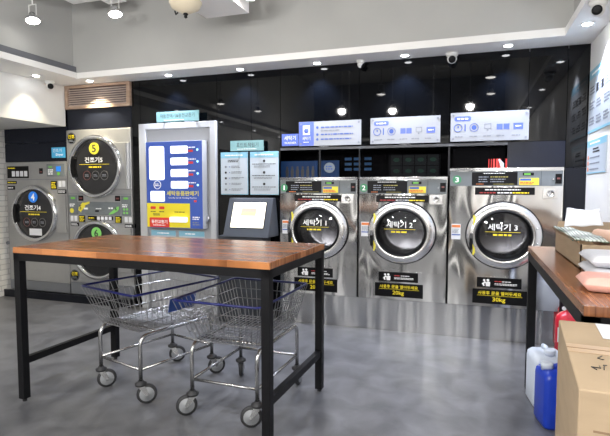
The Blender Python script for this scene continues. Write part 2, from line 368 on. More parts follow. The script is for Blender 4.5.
def washer(num, x0, x1, H, kg, label, steelm):
    c = (x0+x1)/2; L_, R = x0, x1; zc = .927
    t = thing('washing_machine', label, 'washing machine', (c, WY, .298), group='steel front-loading washers in a row')
    b = MB(); cabinet_front(b, x0, x1, .298, H, c, zc, .215, .207, WY, WY+.48)
    b.build('cabinet', steelm, t)
    MB().box(x0,x1,WY-.012,WY+.0,H-.022,H-.002).build('top_trim', 'chrome', t)
    flat('lower_panel', steelm, t, x0+.004, x1-.004, .302, .563, WY, .004)
    p = flat('control_panel', 'strip', t, x0+.006, x1-.006, H-.155, H-.028, WY, .006)
    y = WY-.006
    d = flat('program_chart', 'blk', p, R-.715, R-.35, H-.148, H-.036, y)
    lines('txtw', d, R-.62, R-.45, H-.052, H-.042, y-.002, 1, ragged=0)
    for k in range(3):
        lines('txtg', d, R-.66, R-.58, H-.085-.02*k, H-.07-.02*k, y-.002, 1, ragged=.1)
        lines('txtg' if k else 'dimy', d, R-.565, R-.42, H-.085-.02*k, H-.07-.02*k, y-.002, 1, ragged=.3)
    lines('orange', d, R-.68, R-.60, H-.143, H-.133, y-.002, 1)
    lines('dimy', d, R-.54, R-.37, H-.143, H-.135, y-.002, 1)
    flat('lcd_display', 'blk', p, R-.31, R-.225, H-.066, H-.043, y)
    flat('lcd_glow', 'lcd', p, R-.30, R-.25, H-.062, H-.048, y-.002)
    q = flat('price_label', 'yellow', p, R-.335, R-.185, H-.147, H-.088, y)
    flat('price_stripe', 'txtb', q, R-.33, R-.245, H-.11, H-.092, y-.002)
    lines('txtr', q, R-.33, R-.20, H-.143, H-.118, y-.002, 2)
    MB().box(R-.17,R-.1675,y-.001,y,H-.153,H-.03).build('panel_seam', 'blk', p)
    cs = flat('coin_slot', 'blk', p, R-.062, R-.014, H-.135, H-.055, y, .004)
    flat('coin_window', 'ringred', cs, R-.05, R-.026, H-.10, H-.085, y-.004, .001)
    MB().lathe((R-.078,y-.012,H-.10), [(.006,0),(.006,.012)], 12, 'y').build('return_button', 'chrome', p)
    nb = MB().disc(L_+.062 if num==3 else L_+.045, H-.1, .036, .037, y-.003, y).build('number_badge', 'green', t)
    bx = L_+.062 if num==3 else L_+.045
    text(str(num), 'txtw', nb, bx-(.007 if num==1 else .016), bx+(.007 if num==1 else .016), H-.123, H-.077, y-.004)
    z1 = H-.168
    ib = flat('instruction_bar', 'blk', t, c-.237, c+.237, z1-.062, z1, WY, .002)
    lines('txtw', ib, c-.155, c+.14, z1-.028, z1-.01, WY-.002, 1, ragged=.05)
    lines('dimr', ib, c-.20, c-.06, z1-.054, z1-.036, WY-.002, 1, ragged=0)
    lines('txtw', ib, c-.055, c+.06, z1-.054, z1-.036, WY-.002, 1, ragged=0)
    lines('txty', ib, c+.065, c+.20, z1-.054, z1-.036, WY-.002, 1, ragged=0)
    z2 = 1.243 if num==3 else 1.185
    sp = flat('soap_hatch', 'ring', t, R-.152, R-.038, z2, z2+.088, WY, .006, .002)
    MB().ringy(R-.093, z2+.044, [(.030,WY-.006),(.030,WY-.016),(.024,WY-.016),(.022,WY-.007),(.004,WY-.007)], 24).build('hatch_knob', 'steel', sp)
    # door
    ex, ez = 1.03, .97
    MB().ringy(c, zc, [(.302,WY),(.302,WY-.012),(.292,WY-.012)], 64, ex, ez).build('door_seal', 'blk', t)
    dr = MB().ringy(c, zc, [(.292,WY-.004),(.292,WY-.03),(.284,WY-.045),(.262,WY-.060),(.236,WY-.066),(.221,WY-.062),(.215,WY-.050)], 64, ex, ez).build('door', 'ring', t)
    MB().ringy(c, zc, [(.220,WY-.062),(.216,WY-.072),(.210,WY-.072),(.200,WY-.04),(.194,WY+.01),(.192,WY+.06)], 64, ex, ez).build('gasket', 'blk', dr)
    MB().ringy(c, zc, [(.19,WY+.06),(.255,WY+.07),(.255,WY+.40),(.20,WY+.42),(.001,WY+.42)], 48, ex, ez).build('drum', 'drum', t)
    MB().ringy(c, zc, [(.200,WY-.042),(.15,WY-.052),(.09,WY-.060),(.04,WY-.063),(.0005,WY-.064)], 48, ex, ez).build('glass_bowl', 'glass', dr)
    yy = WY-.068
    text('세탁기 %d'%num, 'txtw', dr, c-.128, c+.108, .972, 1.030, yy)
    MB().box(c-.15,c+.13,yy-.001,yy,.958,.961).build('underline', 'txty', dr)
    lines('txty', dr, c-.085, c+.06, .922, .948, yy, 1, ragged=0)
    h = MB(); h.prism(roundrect(c-.275,c-.248,.80,.93,.012), WY-.085, WY-.055); h.build('door_handle', 'blk', dr, .003)
    flat('door_latch', 'chrome', dr, c-.272, c-.251, .90, .945, WY-.085, .004)
    ys = MB()
    for s_ in (1,-1):
        pts = [(c-.255+.018*math.cos(a)*1.0-.0*a, zc+s_*(.125+.05*math.sin(a))) for a in [i*PI/8-PI/2 for i in range(9)]]
        pin = [(c-.25+.004*math.cos(a), zc+s_*(.125+.035*math.sin(a))) for a in [i*PI/8-PI/2 for i in range(9)]][::-1]
        ys.prism([(x_+.01,z_) for x_,z_ in pts]+[(x_,z_) for x_,z_ in pin], WY-.0625, WY-.059)
    ys.build('arrow_sticker', 'yellow', dr)
    for zz in (zc+.07, zc-.06): MB().ringy(c+.262, zz, [(.008,WY-.058),(.008,WY-.066),(.0005,WY-.066)], 12).build('door_bolt', 'chrome', dr)
    wl = flat('warning_label', 'paper', t, L_+.022, L_+.10, .88, 1.015, WY, .002)
    flat('label_band', 'orange', wl, L_+.025, L_+.097, .985, 1.008, WY-.002, .001)
    flat('label_band', 'txtb', wl, L_+.025, L_+.097, .915, .925, WY-.002, .001)
    lines('txtg', wl, L_+.03, L_+.09, .932, .975, WY-.002, 4)
    # stickers under the door
    s1 = flat('sticker', 'blk', t, c-.205, c+.155, .468, .556, WY-.004)
    fig = MB().disc(c-.145,.530,.010,.010,WY-.0075,WY-.006,16).disc(c-.115,.532,.012,.010,WY-.0075,WY-.006,16)
    fig.prism([(c-.165,.50),(c-.14,.522),(c-.128,.515),(c-.145,.498),(c-.14,.482),(c-.15,.478)],WY-.0075,WY-.006)
    fig.prism([(c-.13,.478),(c-.135,.51),(c-.115,.522),(c-.095,.516),(c-.098,.478)],WY-.0075,WY-.006)
    fig.build('pictogram', 'txtw', s1)
    lines('txtr', s1, c-.06, c-.005, .518, .53, WY-.006, 1, ragged=0); lines('txtw', s1, c-.0, c+.10, .518, .53, WY-.006, 1)
    lines('txtw', s1, c-.06, c+.125, .490, .510, WY-.006, 2)
    s2 = flat('sticker', 'blk', t, c-.24, c+.20, .325, .452, WY-.004)
    text('사용후 문을 열어두세요', 'txty', s2, c-.195, c+.155, .404, .436, WY-.0065)
    MB().box(c-.2,c+.165,WY-.0075,WY-.006,.3955,.398).build('underline', 'txty', s2)
    text(kg, 'txty', s2, c-.075, c+.03, .336, .384, WY-.0065)
    return t
washer(1, -1.795, -1.018, 1.433, '20kg', 'stainless steel washing machine with green number 1 badge, furthest left of three washers', 'steel')
washer(2, -1.000, -.205, 1.433, '20kg', 'stainless steel washing machine with green number 2 badge, in the middle of three', 'steel')
washer(3, -.187, .713, 1.505, '30kg', 'taller wide stainless steel washing machine with green number 3 badge', 'steel3')
tag(MB().box(-1.80,.713,WY+.002,WY+.45,0,.296).build('machine_plinth', 'plinth'), 'long brushed steel plinth under the three washing machines', 'plinth')

# ------------------------------------------------------------------ dryers
def dryer_door(t, cx, cz, r, num, disc, word):
    d = MB().ringy(cx, cz, [(r,WY-.0),(r,WY-.035),(r-.012,WY-.055),(r-.035,WY-.062),(r-.052,WY-.05),(r-.056,WY-.03)], 64, 1.01, .985)
    d = d.build('door', 'chrome', t)
    MB().ringy(cx+.018, cz, [(r-.035,WY-.03),(r-.055,WY-.042),(r-.12,WY-.05),(.001,WY-.056)], 64, 1.0, .98).build('door_glass', 'darkglass', d)
    n = MB(); pts = [(cx-(r-.045)*math.cos(a)*1.0, cz+(r-.045)*math.sin(a)) for a in [i*.1-.4 for i in range(9)]]
    inn = [(cx-(r-.095)*math.cos(a), cz+(r-.095)*math.sin(a)) for a in [i*.1-.35 for i in range(8)]][::-1]
    n.prism(pts+inn, WY-.07, WY-.04).build('door_handle', 'blk', d, .003)
    y = WY-.060
    nb = MB().disc(cx+.02, cz+.20, .068, .066, y-.004, y).build('number_badge', disc, d)
    text(str(num), 'txtk' if disc != 'bluedisc' else 'txtw', nb, cx-.008, cx+.048, cz+.158, cz+.242, y-.005)
    text(word, 'txtw', d, cx-.115, cx+.13, cz+.042, cz+.105, y)
    MB().box(cx-.19,cx+.22,y-.001,y,cz+.022,cz+.026).build('underline', 'txty', d)
    lines('txty', d, cx-.06, cx+.11, cz-.02, cz+.008, y, 1, ragged=0)
    for k in range(3):
        x_ = cx-.09+.12*k
        MB().ringy(x_, cz-.10, [(.052,y+.002),(.052,y-.002),(.047,y-.002),(.047,y+.002)], 28).build('advice_circle', 'ringred' if k == 0 else 'ringgrey', d)
        lines('txtg', d, x_-.028, x_+.03, cz-.115, cz-.085, y, 2)
    return d
# single dryer 4
t = thing('tumble_dryer', 'single grey steel tumble dryer with blue number 4 badge, by the brick wall', 'dryer', (-4.935, WY, .085))
MB().box(-5.395,-4.462,WY,WY+.45,.20,1.637).build('cabinet', 'dsteel', t, .006)
MB().box(-5.39,-4.467,WY+.001,WY+.4,.086,.199).build('kick_panel', 'kick', t)
MB().box(-5.395,-4.462,WY-.003,WY,1.425,1.43).build('panel_seam', 'kick', t)
ip = flat('pictogram_strip', 'blk', t, -5.375, -5.035, 1.445, 1.588, WY)
lines('txty', ip, -5.36, -5.22, 1.555, 1.575, WY-.002, 1)
for k in range(4): flat('icon_tile', 'paper', ip, -5.30+.065*k, -5.25+.065*k, 1.465, 1.53, WY-.002, .001)
cp = flat('control_panel', 'strip', t, -4.75, -4.49, 1.463, 1.608, WY, .005)
flat('lcd_display', 'lcd', cp, -4.72, -4.67, 1.565, 1.58, WY-.005)
flat('blue_sticker', 'bluedisc', cp, -4.61, -4.54, 1.52, 1.58, WY-.005)
lines('txtw', cp, -4.73, -4.64, 1.48, 1.55, WY-.005, 3)
MB().disc(-4.575,1.495,.02,.02,WY-.008,WY-.005,20).build('start_button','lcd',cp)
flat('coin_slot', 'blk', t, -4.87, -4.815, 1.495, 1.56, WY, .003); flat('coin_window', 'ringred', t, -4.86, -4.825, 1.51, 1.525, WY-.003, .001)
st = flat('sticker', 'blk', t, -4.70, -4.61, 1.31, 1.41, WY); lines('txty', st, -4.69, -4.62, 1.32, 1.40, WY-.002, 4)
st = flat('sticker', 'blk', t, -4.60, -4.47, 1.26, 1.31, WY); lines('txtw', st, -4.59, -4.48, 1.27, 1.30, WY-.002, 2)
for k in range(2): flat('card_slot', 'paper', t, -4.585+.055*k, -4.54+.055*k, 1.34, 1.41, WY)
st = flat('sticker', 'blk', t, -5.38, -5.23, 1.375, 1.41, WY); lines('txty', st, -5.37, -5.24, 1.383, 1.402, WY-.002, 1)
st = flat('sticker', 'blk', t, -5.38, -5.26, 1.305, 1.35, WY); lines('txtw', st, -5.37, -5.27, 1.315, 1.34, WY-.002, 1)
MB().box(-4.62,-4.475,WY-.02,WY,.80,1.25).build('hinge_plate', 'dsteel', t, .004)
d = dryer_door(t, -4.935, 1.02, .345, 4, 'bluedisc', '건조기4')
flat('white_sticker', 'paper', d, -4.99, -4.80, .765, .845, WY-.058, .002)
MB().lathe((-5.40,WY-.02,.65),[(.02,0),(.02,.03)],12,'y').build('hose_fitting','kick',t)
# stacked dryers 5 and 6
t = thing('stacked_dryer', 'tall steel stacked tumble dryer, yellow number 5 door above green number 6', 'dryer', (-4.0, WY, .085))
MB().box(-4.45,-3.558,WY,WY+.45,.226,1.99).build('cabinet', 'dsteel', t, .006)
MB().box(-4.445,-3.563,WY+.001,WY+.4,.086,.225).build('kick_panel', 'kick', t)
MB().box(-4.45,-3.558,WY-.003,WY,1.256,1.262).box(-4.45,-3.558,WY-.003,WY,.925,.93).build('panel_seam', 'kick', t)
MB().box(-3.87,-3.57,WY-.022,WY,1.314,1.828).build('hinge_plate', 'dsteel', t, .004)
MB().box(-3.60,-3.585,WY-.032,WY-.02,1.32,1.82).build('hinge_bar', 'chrome', t)
MB().box(-3.87,-3.57,WY-.022,WY,.38,.88).build('hinge_plate', 'dsteel', t, .004)
dryer_door(t, -4.022, 1.568, .362, 5, 'yellow', '건조기5')
dryer_door(t, -4.022, .620, .350, 6, 'lime', '건조기6')
for (bx_, bz_) in ((-4.375,1.897), (-4.385,.307)):
    s_ = MB().disc(bx_, bz_, .066, .066, WY-.003, WY, 32).build('round_sticker', 'blk', t)
    text('건조', 'txty', s_, bx_-.045, bx_+.045, bz_-.002, bz_+.04, WY-.004)
    MB().ringy(bx_, bz_, [(.062,WY-.003),(.062,WY-.0045),(.058,WY-.0045),(.058,WY-.003)],32).build('sticker_edge','txtg',s_)
    lines('txtg', s_, bx_-.035, bx_+.035, bz_-.04, bz_-.015, WY-.003, 2)
for xa, xb, m_ in ((-4.437,-4.315,'yellow'),(-3.70,-3.575,'lime')):
    s_ = flat('control_panel', 'strip', t, xa, xb, 1.02, 1.243, WY, .006)
    flat('lcd_display', 'lcd', s_, xa+.035, xb-.03, 1.20, 1.222, WY-.006)
    lines('txtw', s_, xa+.015, xb-.03, 1.11, 1.15, WY-.006, 2)
    if m_ == 'yellow': MB().disc(xa+.045,1.065,.028,.028,WY-.009,WY-.006,24).build('start_button', m_, s_)
    else:
        for i in range(2):
            for j in range(2): MB().disc(xa+.04+.04*i,1.05+.04*j,.014,.014,WY-.009,WY-.006,16).build('program_button', m_, s_)
for xa in (-4.298,-3.784):
    s_ = flat('coin_slot', 'blk', t, xa, xa+.07, 1.18, 1.24, WY, .003); flat('coin_window', 'ringred', s_, xa+.012, xa+.055, 1.20, 1.22, WY-.003, .001)
bd = flat('payment_panel', 'strip', t, -4.312, -3.715, 1.022, 1.17, WY, .004)
y = WY-.004
MB().prism([(-4.30,1.075),(-4.26,1.045),(-4.26,1.06),(-4.20,1.115),(-4.21,1.125),(-4.14,1.15),(-4.135,1.175),(-4.20,1.16),(-4.24,1.16),(-4.29,1.11)],y-.002,y).build('arrow_sticker','yellow',bd)
MB().prism([(-3.73,1.12),(-3.77,1.115),(-3.80,1.085),(-3.86,1.045),(-3.875,1.025),(-3.82,1.035),(-3.755,1.065),(-3.735,1.09)],y-.002,y).build('arrow_sticker','lime',bd)
text('5', 'txtk', bd, -4.285,-4.255,1.08,1.13,y-.003); text('6', 'txtk', bd, -3.785,-3.76,1.075,1.115,y-.003)
lines('txtw', bd, -4.22, -4.15, 1.075, 1.11, y, 1); lines('txtw', bd, -3.875, -3.80, 1.085, 1.115, y, 1); lines('txtw', bd, -4.05, -3.97, 1.085, 1.10, y, 1)
flat('coin_return', 'blk', bd, -4.06, -4.01, 1.055, 1.075, y); lines('txtg', bd, -4.29, -4.18, 1.03, 1.045, y, 1)
r_ = flat('pictogram_strip', 'blk', t, -4.17, -3.82, .963, 1.008, WY)
lines('txty', r_, -4.16, -4.06, .975, .995, WY-.002, 1)
for k in range(4): flat('icon_tile', 'paper', r_, -4.04+.054*k, -4.00+.054*k, .967, 1.004, WY-.002, .001)
for xa, m_ in ((-4.30,'txty'),(-3.79,'txty')):
    s_ = flat('sticker', 'blk', t, xa, xa+.09, .935, 1.012, WY); lines(m_, s_, xa+.01, xa+.08, .94, 1.005, WY-.002, 4)
for xa in (-4.42,-3.66):
    for k in range(2): flat('card_slot', 'paper', t, xa+.055*k, xa+.04+.055*k, .945, 1.005, WY)
    s_ = flat('sticker', 'blk', t, xa-.0, xa+.12, .885, .925, WY); lines('txtw', s_, xa+.01, xa+.11, .892, .918, WY-.002, 2)
# blue name plate over dryer 4
o = thing('dryer_sign', 'small bright blue sign on the black panel over dryer number 4', 'sign', (-4.585, GY, 1.68))
flat('plate', 'bluescreen', o, -4.685, -4.485, 1.68, 1.80, GY, .008)
text('건조기', 'txtw', o, -4.665, -4.535, 1.745, 1.785, GY-.009, False); text('Dryer', 'txtw', o, -4.62, -4.51, 1.695, 1.73, GY-.009)
# wooden vent over dryer 5
o = thing('vent_grille', 'wide wooden framed vent grille over dryer number 5', 'vent', (-3.995, GY, 2.225))
MB().box(-4.44,-3.545,GY-.035,GY,2.225,2.255).box(-4.44,-3.545,GY-.035,GY,2.458,2.488).box(-4.44,-4.395,GY-.035,GY,2.255,2.458).box(-3.59,-3.545,GY-.035,GY,2.255,2.458).build('frame','vent',o)
MB().box(-4.44,-3.545,GY,GY+.05,2.225,2.488).build('backing','ventdark',o)
b = MB()
for k in range(8):
    z = 2.262+k*.0245; b.add([(-4.395,GY-.028,z),(-3.59,GY-.028,z),(-3.59,GY-.004,z+.016),(-4.395,GY-.004,z+.016)],[[0,1,2,3]]); b.add([(-4.395,GY-.028,z),(-3.59,GY-.028,z),(-3.59,GY-.028,z-.005),(-4.395,GY-.028,z-.005)],[[0,1,2,3]])
b.build('slats','ventslat',o)

# ------------------------------------------------------------------ door with the vending machine
dk = struct(bpy.data.objects.new('door_1', None)); C.objects.link(dk); dk.location = (-2.97, GY, 0); ORI['door_1'] = Vector((-2.97,GY,0))
f = MB().box(-3.435,-3.35,GY-.04,GY+.02,0,2.018).box(-2.565,-2.50,GY-.04,GY+.02,0,2.018).box(-3.35,-2.565,GY-.04,GY+.02,1.955,2.018)
f.build('door_frame','doorframe',dk,.004)
MB().box(-3.35,-2.565,GY-.005,GY+.02,.01,1.955).build('door_leaf','doorin',dk)
MB().lathe((-2.60,GY-.06,1.01),[(.012,.055),(.012,.03),(.03,.022),(.033,.008),(.026,0)],20,'y').build('door_knob','chrome',dk)
# machine : coordinates measured on the front plane y = 4.42
VY = 4.42; k_ = VY/WY
def vx(x): return x*k_
def vz(z): return 1.35+(z-1.35)*k_
t = thing('vending_machine', 'blue and yellow wall vending machine for laundry supplies on the pale grey door', 'vending machine', (-2.93, GY-.005, vz(.90)))
MB().box(vx(-3.362),vx(-2.665),VY,GY-.006,vz(.895),vz(1.827)).build('case','cab',t,.004)
def vf(name, m, p, x0,x1,z0,z1, lay=1): return flat(name, m, p, vx(x0),vx(x1),vz(z0),vz(z1), VY-.002*lay, .002)
vf('front_panel','vblue',t,-3.358,-2.669,.90,1.823)
def vr(name, m, p, x0,x1,z0,z1,r=.012,lay=2): return MB().prism(roundrect(vx(x0),vx(x1),vz(z0),vz(z1),r),VY-.002*(lay+1),VY-.002*lay).build(name,m,p)
vr('product_window','lit',t,-3.318,-3.128,1.415,1.775,.02)
for za,zb in ((1.695,1.773),(1.572,1.650),(1.447,1.528),(1.325,1.402)):
    w = vr('selection_window','lit',t,-3.048,-2.838,za,zb)
    r2 = vf('price_tag','txtr',t,-2.83,-2.775,za+.012,za+.035,2)
    lines('txtw', t, vx(-2.83), vx(-2.74), vz(zb-.028), vz(zb-.008), VY-.004, 1, ragged=.1)
    MB().disc(vx(-2.722),vz(za+.035),.011,.011,VY-.005,VY-.002,16).build('select_button','litb',t)
vr('small_window','lit',t,-3.308,-3.13,1.184,1.295)
MB().ringy(vx(-3.22),vz(1.362),[(.045,VY-.004),(.045,VY-.006),(.039,VY-.006),(.039,VY-.004)],32).build('round_emblem','txtw',t)
lines('txtw', t, vx(-3.25), vx(-3.19), vz(1.345), vz(1.38), VY-.004, 2)
text('세탁용품판매기','yellow',t,vx(-3.105),vx(-2.715),vz(1.245),vz(1.298),VY-.0045)
text('Laundry Goods Vending Machine','txtw',t,vx(-3.08),vx(-2.74),vz(1.212),vz(1.232),VY-.0045,False)
yp = vf('yellow_panel','vyellow',t,-3.357,-2.82,.905,1.165,2)
rp = MB().prism(roundrect(vx(-3.325),vx(-3.075),vz(.905),vz(1.01),.012),VY-.009,VY-.005).build('red_label','vred',t)
text('동전교환기','txtw',rp,vx(-3.30),vx(-3.10),vz(.945),vz(.985),VY-.010); lines('txtw',rp,vx(-3.28),vx(-3.12),vz(.92),vz(.935),VY-.009,1)
for xa in (-3.31,-3.20):
    s_ = MB().prism(roundrect(vx(xa),vx(xa+.065),vz(1.10),vz(1.13),.008),VY-.009,VY-.005).build('red_badge','vred',yp)
    lines('txtk',yp,vx(xa),vx(xa+.065),vz(1.065),vz(1.08),VY-.007,1,ragged=0)
lines('txtk',yp,vx(-3.28),vx(-3.17),vz(1.03),vz(1.055),VY-.007,2); lines('txtk',yp,vx(-3.01),vx(-2.88),vz(1.065),vz(1.08),VY-.007,1)
MB().prism(roundrect(vx(-3.062),vx(-2.848),vz(.962),vz(1.02),.015),VY-.03,VY-.004).build('coin_tray','slot',t,.004)
lines('txtw',t,vx(-2.79),vx(-2.70),vz(.99),vz(1.03),VY-.004,2); lines('txtg',t,vx(-2.79),vx(-2.70),vz(.93),vz(.975),VY-.004,2)
vf('red_badge','vred',t,-2.77,-2.74,1.18,1.20,2)
# notices below the machine, on the door
for i,(xa,xb,w_) in enumerate(((-3.32,-3.01,'left'),(-2.97,-2.66,'right'))):
    o = thing('door_notice', 'pale blue notice low on the grey door, %s of the pair under the vending machine' % w_, 'notice', ((xa+xb)/2,GY-.005,.60), group='notices under the vending machine')
    flat('sheet','poster',o,xa,xb,.60,.87,GY-.005,.003); h = flat('header','skyblue',o,xa,xb,.815,.87,GY-.008,.001)
    lines('txtw',o,xa+.08,xb-.08,.83,.85,GY-.009,1); flat('footer','skyblue',o,xa,xb,.60,.64,GY-.008,.001)
    lines('txtg',o,xa+.03,xb-.03,.66,.80,GY-.008,6)
# teal sign over the door
o = thing('name_sign', 'teal sign plate over the pale grey door and vending machine', 'sign', (-2.96, GY, 2.0))
S = 4.45/WY
MB().box(-3.215*S,-2.70*S,4.445,4.455,2.02,2.125).build('plate','teal',o); MB().box(-3.1,-3.08,4.455,GY,2.05,2.07).box(-2.75,-2.73,4.455,GY,2.05,2.07).build('bracket','blk',o)
text('자동판매기&동전교환기','txtk',o,-3.17*S,-2.75*S,2.06,2.105,4.444,False)
lines('txtw',o,-3.12*S,-2.8*S,2.03,2.042,4.445,1)

# ------------------------------------------------------------------ kiosk, its sign and posters
o = thing('name_sign', 'teal sign plate over the two notices above the touchscreen kiosk', 'sign', (-2.13, GY, 1.69))
MB().box(-2.318,-1.955,4.475,4.485,1.70,1.803).build('plate','teal',o); MB().box(-2.25,-2.23,4.485,GY,1.73,1.75).box(-2.05,-2.03,4.485,GY,1.73,1.75).build('bracket','blk',o)
text('포인트적립기','txtk',o,-2.25,-2.01,1.737,1.782,4.474,False); lines('txtw',o,-2.24,-2.02,1.712,1.726,4.475,1)
for i,(xa,xb) in enumerate(((-2.455,-2.155),(-2.123,-1.82))):
    o = thing('wall_notice', ['white notice with blue header and five small icons, left of two above the kiosk','white notice with blue header and three centred icons, right of two above the kiosk'][i], 'notice', ((xa+xb)/2,GY,1.265), group='notices above the kiosk')
    flat('sheet','poster',o,xa,xb,1.268,1.690,GY-.004,.004)
    flat('edge','skyblue',o,xa-.004,xb+.004,1.262,1.694,GY,.004)
    hd = flat('header','skyblue',o,xa,xb,1.635,1.690,GY-.008,.001); lines('txtw',hd,xa+.05,xb-.05,1.652,1.672,GY-.009,1,ragged=.05)
    y = GY-.008
    if i == 0:
        lines('txtk',o,xa+.08,xb-.07,1.59,1.62,y,2)
        for k in range(5):
            z = 1.545-k*.058
            MB().disc(xa+.055,z,.012,.012,y-.001,y,12).build('icon','txtk' if k in (1,2) else 'txtg',o); MB().disc(xa+.10,z,.005,.005,y-.001,y,8).build('bullet','txtb',o)
            lines('txtg',o,xa+.12,xb-.03,z-.012,z+.014,y,2,ragged=.4)
    else:
        for k in range(3):
            z = 1.60-k*.115
            MB().disc((xa+xb)/2,z,.014,.014,y-.001,y,12).build('icon','txtk',o); lines('txtk',o,xa+.02,xb-.02,z-.036,z-.024,y,1,ragged=.05); lines('txtg',o,xa+.04,xb-.05,z-.066,z-.043,y,2)
t = thing('touchscreen_kiosk', 'dark slate touchscreen kiosk with tilted screen, left of washing machine 1', 'kiosk', (-2.1, 4.42, 0))
MB().prismz([(-2.375,4.50),(-2.375,4.30),(-1.89,4.30),(-1.89,4.50)],0,.86).build('cabinet','kioskgrey',t,.006)
A=[(-2.338,4.46,1.231),(-1.865,4.46,1.234),(-1.81,4.25,.857),(-2.288,4.25,.857)]
A=[(-2.345,4.46,1.231),(-1.868,4.46,1.231),(-1.818,4.25,.857),(-2.288,4.25,.857)]
A=[(-2.325,4.46,1.231),(-1.845,4.46,1.231),(-1.815,4.25,.857),(-2.295,4.25,.857)]
n=4
bk=[(x,4.528,z) for x,y,z in A]
MB().add(A+bk,[[0,1,2,3],[7,6,5,4],[0,4,5,1],[1,5,6,2],[2,6,7,3],[3,7,4,0]]).build('tilted_head','kioskgrey',t,.006)
def kp(u,v,d=.002):
    a=Vector(A[3]);U_=Vector(A[2])-a;V_=Vector(A[0])-a; nn=U_.cross(V_).normalized()
    return a+U_*u+V_*v+nn*d
def kq(name,m,p,u0,u1,v0,v1,d): 
    return MB().add([kp(u0,v0,d),kp(u1,v0,d),kp(u1,v1,d),kp(u0,v1,d),kp(u0,v0,d-.004),kp(u1,v0,d-.004),kp(u1,v1,d-.004),kp(u0,v1,d-.004)],[[0,1,2,3],[0,4,5,1],[1,5,6,2],[2,6,7,3],[3,7,4,0]]).build(name,m,p)
kq('bezel','blk',t,.12,.88,.22,.89,.003)
s_=kq('screen','screen',t,.135,.865,.235,.875,.005)
kq('banner','screenr',s_,.33,.67,.62,.73,.006); kq('banner','screeno',s_,.33,.67,.53,.62,.006)
kq('on_screen_text','txtg',s_,.42,.66,.78,.795,.006); kq('on_screen_text','screenr',s_,.36,.68,.275,.295,.006); kq('on_screen_text','screeno',s_,.22,.55,.33,.345,.006)

# ------------------------------------------------------------------ signs over the washers
YS = GY-.015; q = YS/WY
def sboard(x0,x1,z0,z1,label):
    o = thing('sign_board', label, 'sign', ((x0+x1)/2,GY,z0), group='white pictogram boards over the washers')
    MB().box(x0,x1,YS-.008,YS,z0,z1).build('board','signw',o)
    for xx in (x0+.022,x1-.022):
        for zz in (z0+.022,z1-.022): MB().lathe((xx,YS-.012,zz),[(.009,0),(.009,GY-YS+.012)],12,'y').build('standoff_screw','txtg',o)
    return o
y = YS-.008
o = sboard(-1.597,-.985,1.735,1.965,'white board with blue washer panel at left end, over washing machine 1')
flat('blue_panel','signb',o,-1.595,-1.445,1.737,1.963,y,.001)
flat('washer_icon','txtw',o,-1.555,-1.485,1.84,1.93,y-.001,.001); MB().ringy(-1.52,1.88,[(.024,y-.001),(.024,y-.003),(.014,y-.003),(.0005,y-.003)],20).build('icon_drum','signb',o)
text('세탁기','txtw',o,-1.56,-1.48,1.79,1.825,y-.003,False); lines('txtw',o,-1.55,-1.49,1.765,1.777,y-.001,1)
for k,z in enumerate((1.912,1.845,1.80)):
    MB().disc(-1.41,z-.005,.012,.012,y-.001,y,16).build('bullet','txtb',o)
    lines('txtb',o,-1.375,-1.06,z-.016,z+.006,y,1,ragged=.1)
    if k==0: lines('txtg',o,-1.375,-1.15,z-.045,z-.026,y,1)
def icons(o,x0,x1,z0,z1,kind):
    w=x1-x0;h=z1-z0
    tb=MB().prism(roundrect(x0+.05*w,x0+.27*w,z1-.30*h,z1-.13*h,.018),y-.001,y).build('heading_pill','signb',o)
    lines('txtw',tb,x0+.09*w,x0+.23*w,z1-.265*h,z1-.17*h,y-.001,1,ragged=0)
    zc=z0+.47*h
    MB().ringy(x0+.10*w,zc,[(.036,y),(.036,y-.002),(.030,y-.002),(.030,y)],28).prism(roundrect(x0+.092*w,x0+.108*w,zc-.002,zc+.018,.003),y-.001,y).build('dial_icon','txtb',o)
    MB().box(x0+.185*w,x0+.20*w,y-.001,y,zc-.03,zc+.03).build('slot_icon','txtb',o)
    MB().ringy(x0+.31*w,zc,[(.036,y),(.036,y-.002),(.032,y-.002),(.032,y)],28).disc(x0+.31*w,zc,.020,.020,y-.001,y,24).build('button_icon','txtb',o)
    xa=[.44,.60] if kind==2 else [.60,.76]
    MB().box(x0+xa[0]*w,x0+(xa[0]+xa[1])/2*w-.003,y-.001,y,zc-.024,zc+.024).box(x0+(xa[0]+xa[1])/2*w+.003,x0+xa[1]*w,y-.001,y,zc-.024,zc+.024).build('card_icon','signb',o)
    xo=.66 if kind==2 else .445
    MB().box(x0+xo*w,x0+(xo+.085)*w,y-.001,y,zc+.024,zc+.029).box(x0+xo*w,x0+(xo+.085)*w,y-.001,y,zc-.016,zc-.011).box(x0+xo*w,x0+xo*w+.004,y-.001,y,zc-.016,zc+.029).box(x0+(xo+.085)*w-.004,x0+(xo+.085)*w,y-.001,y,zc-.016,zc+.029).box(x0+(xo+.03)*w,x0+(xo+.05)*w,y-.001,y,zc-.03,zc-.02).build('door_icon','txtg',o)
    sk=MB().box(x0+.81*w,x0+.93*w,y-.001,y,zc-.026,zc+.026).build('start_icon','signb',o)
    lines('txtw',sk,x0+.835*w,x0+.905*w,zc-.008,zc+.010,y-.001,1,ragged=0)
    for a in (.06,.25,.43,.60,.79): lines('txtg',o,x0+a*w,x0+(a+.13)*w,z0+.13*h,z0+.20*h,y,1)
o = sboard(-.897,-.275,1.735,1.972,'white board with blue pill heading and operating icons, over washing machine 2'); icons(o,-.897,-.275,1.735,1.972,2)
o = sboard(-.188,.439,1.738,1.985,'white board with blue pill heading and operating icons, over washing machine 3'); icons(o,-.188,.439,1.738,1.985,3)
o = thing('washer_sign','small blue name sign left of the white boards, over washing machine 1','sign',(-1.69,GY,1.742))
MB().box(-1.775,-1.603,YS-.004,GY,1.742,1.856).build('plate','signb',o)
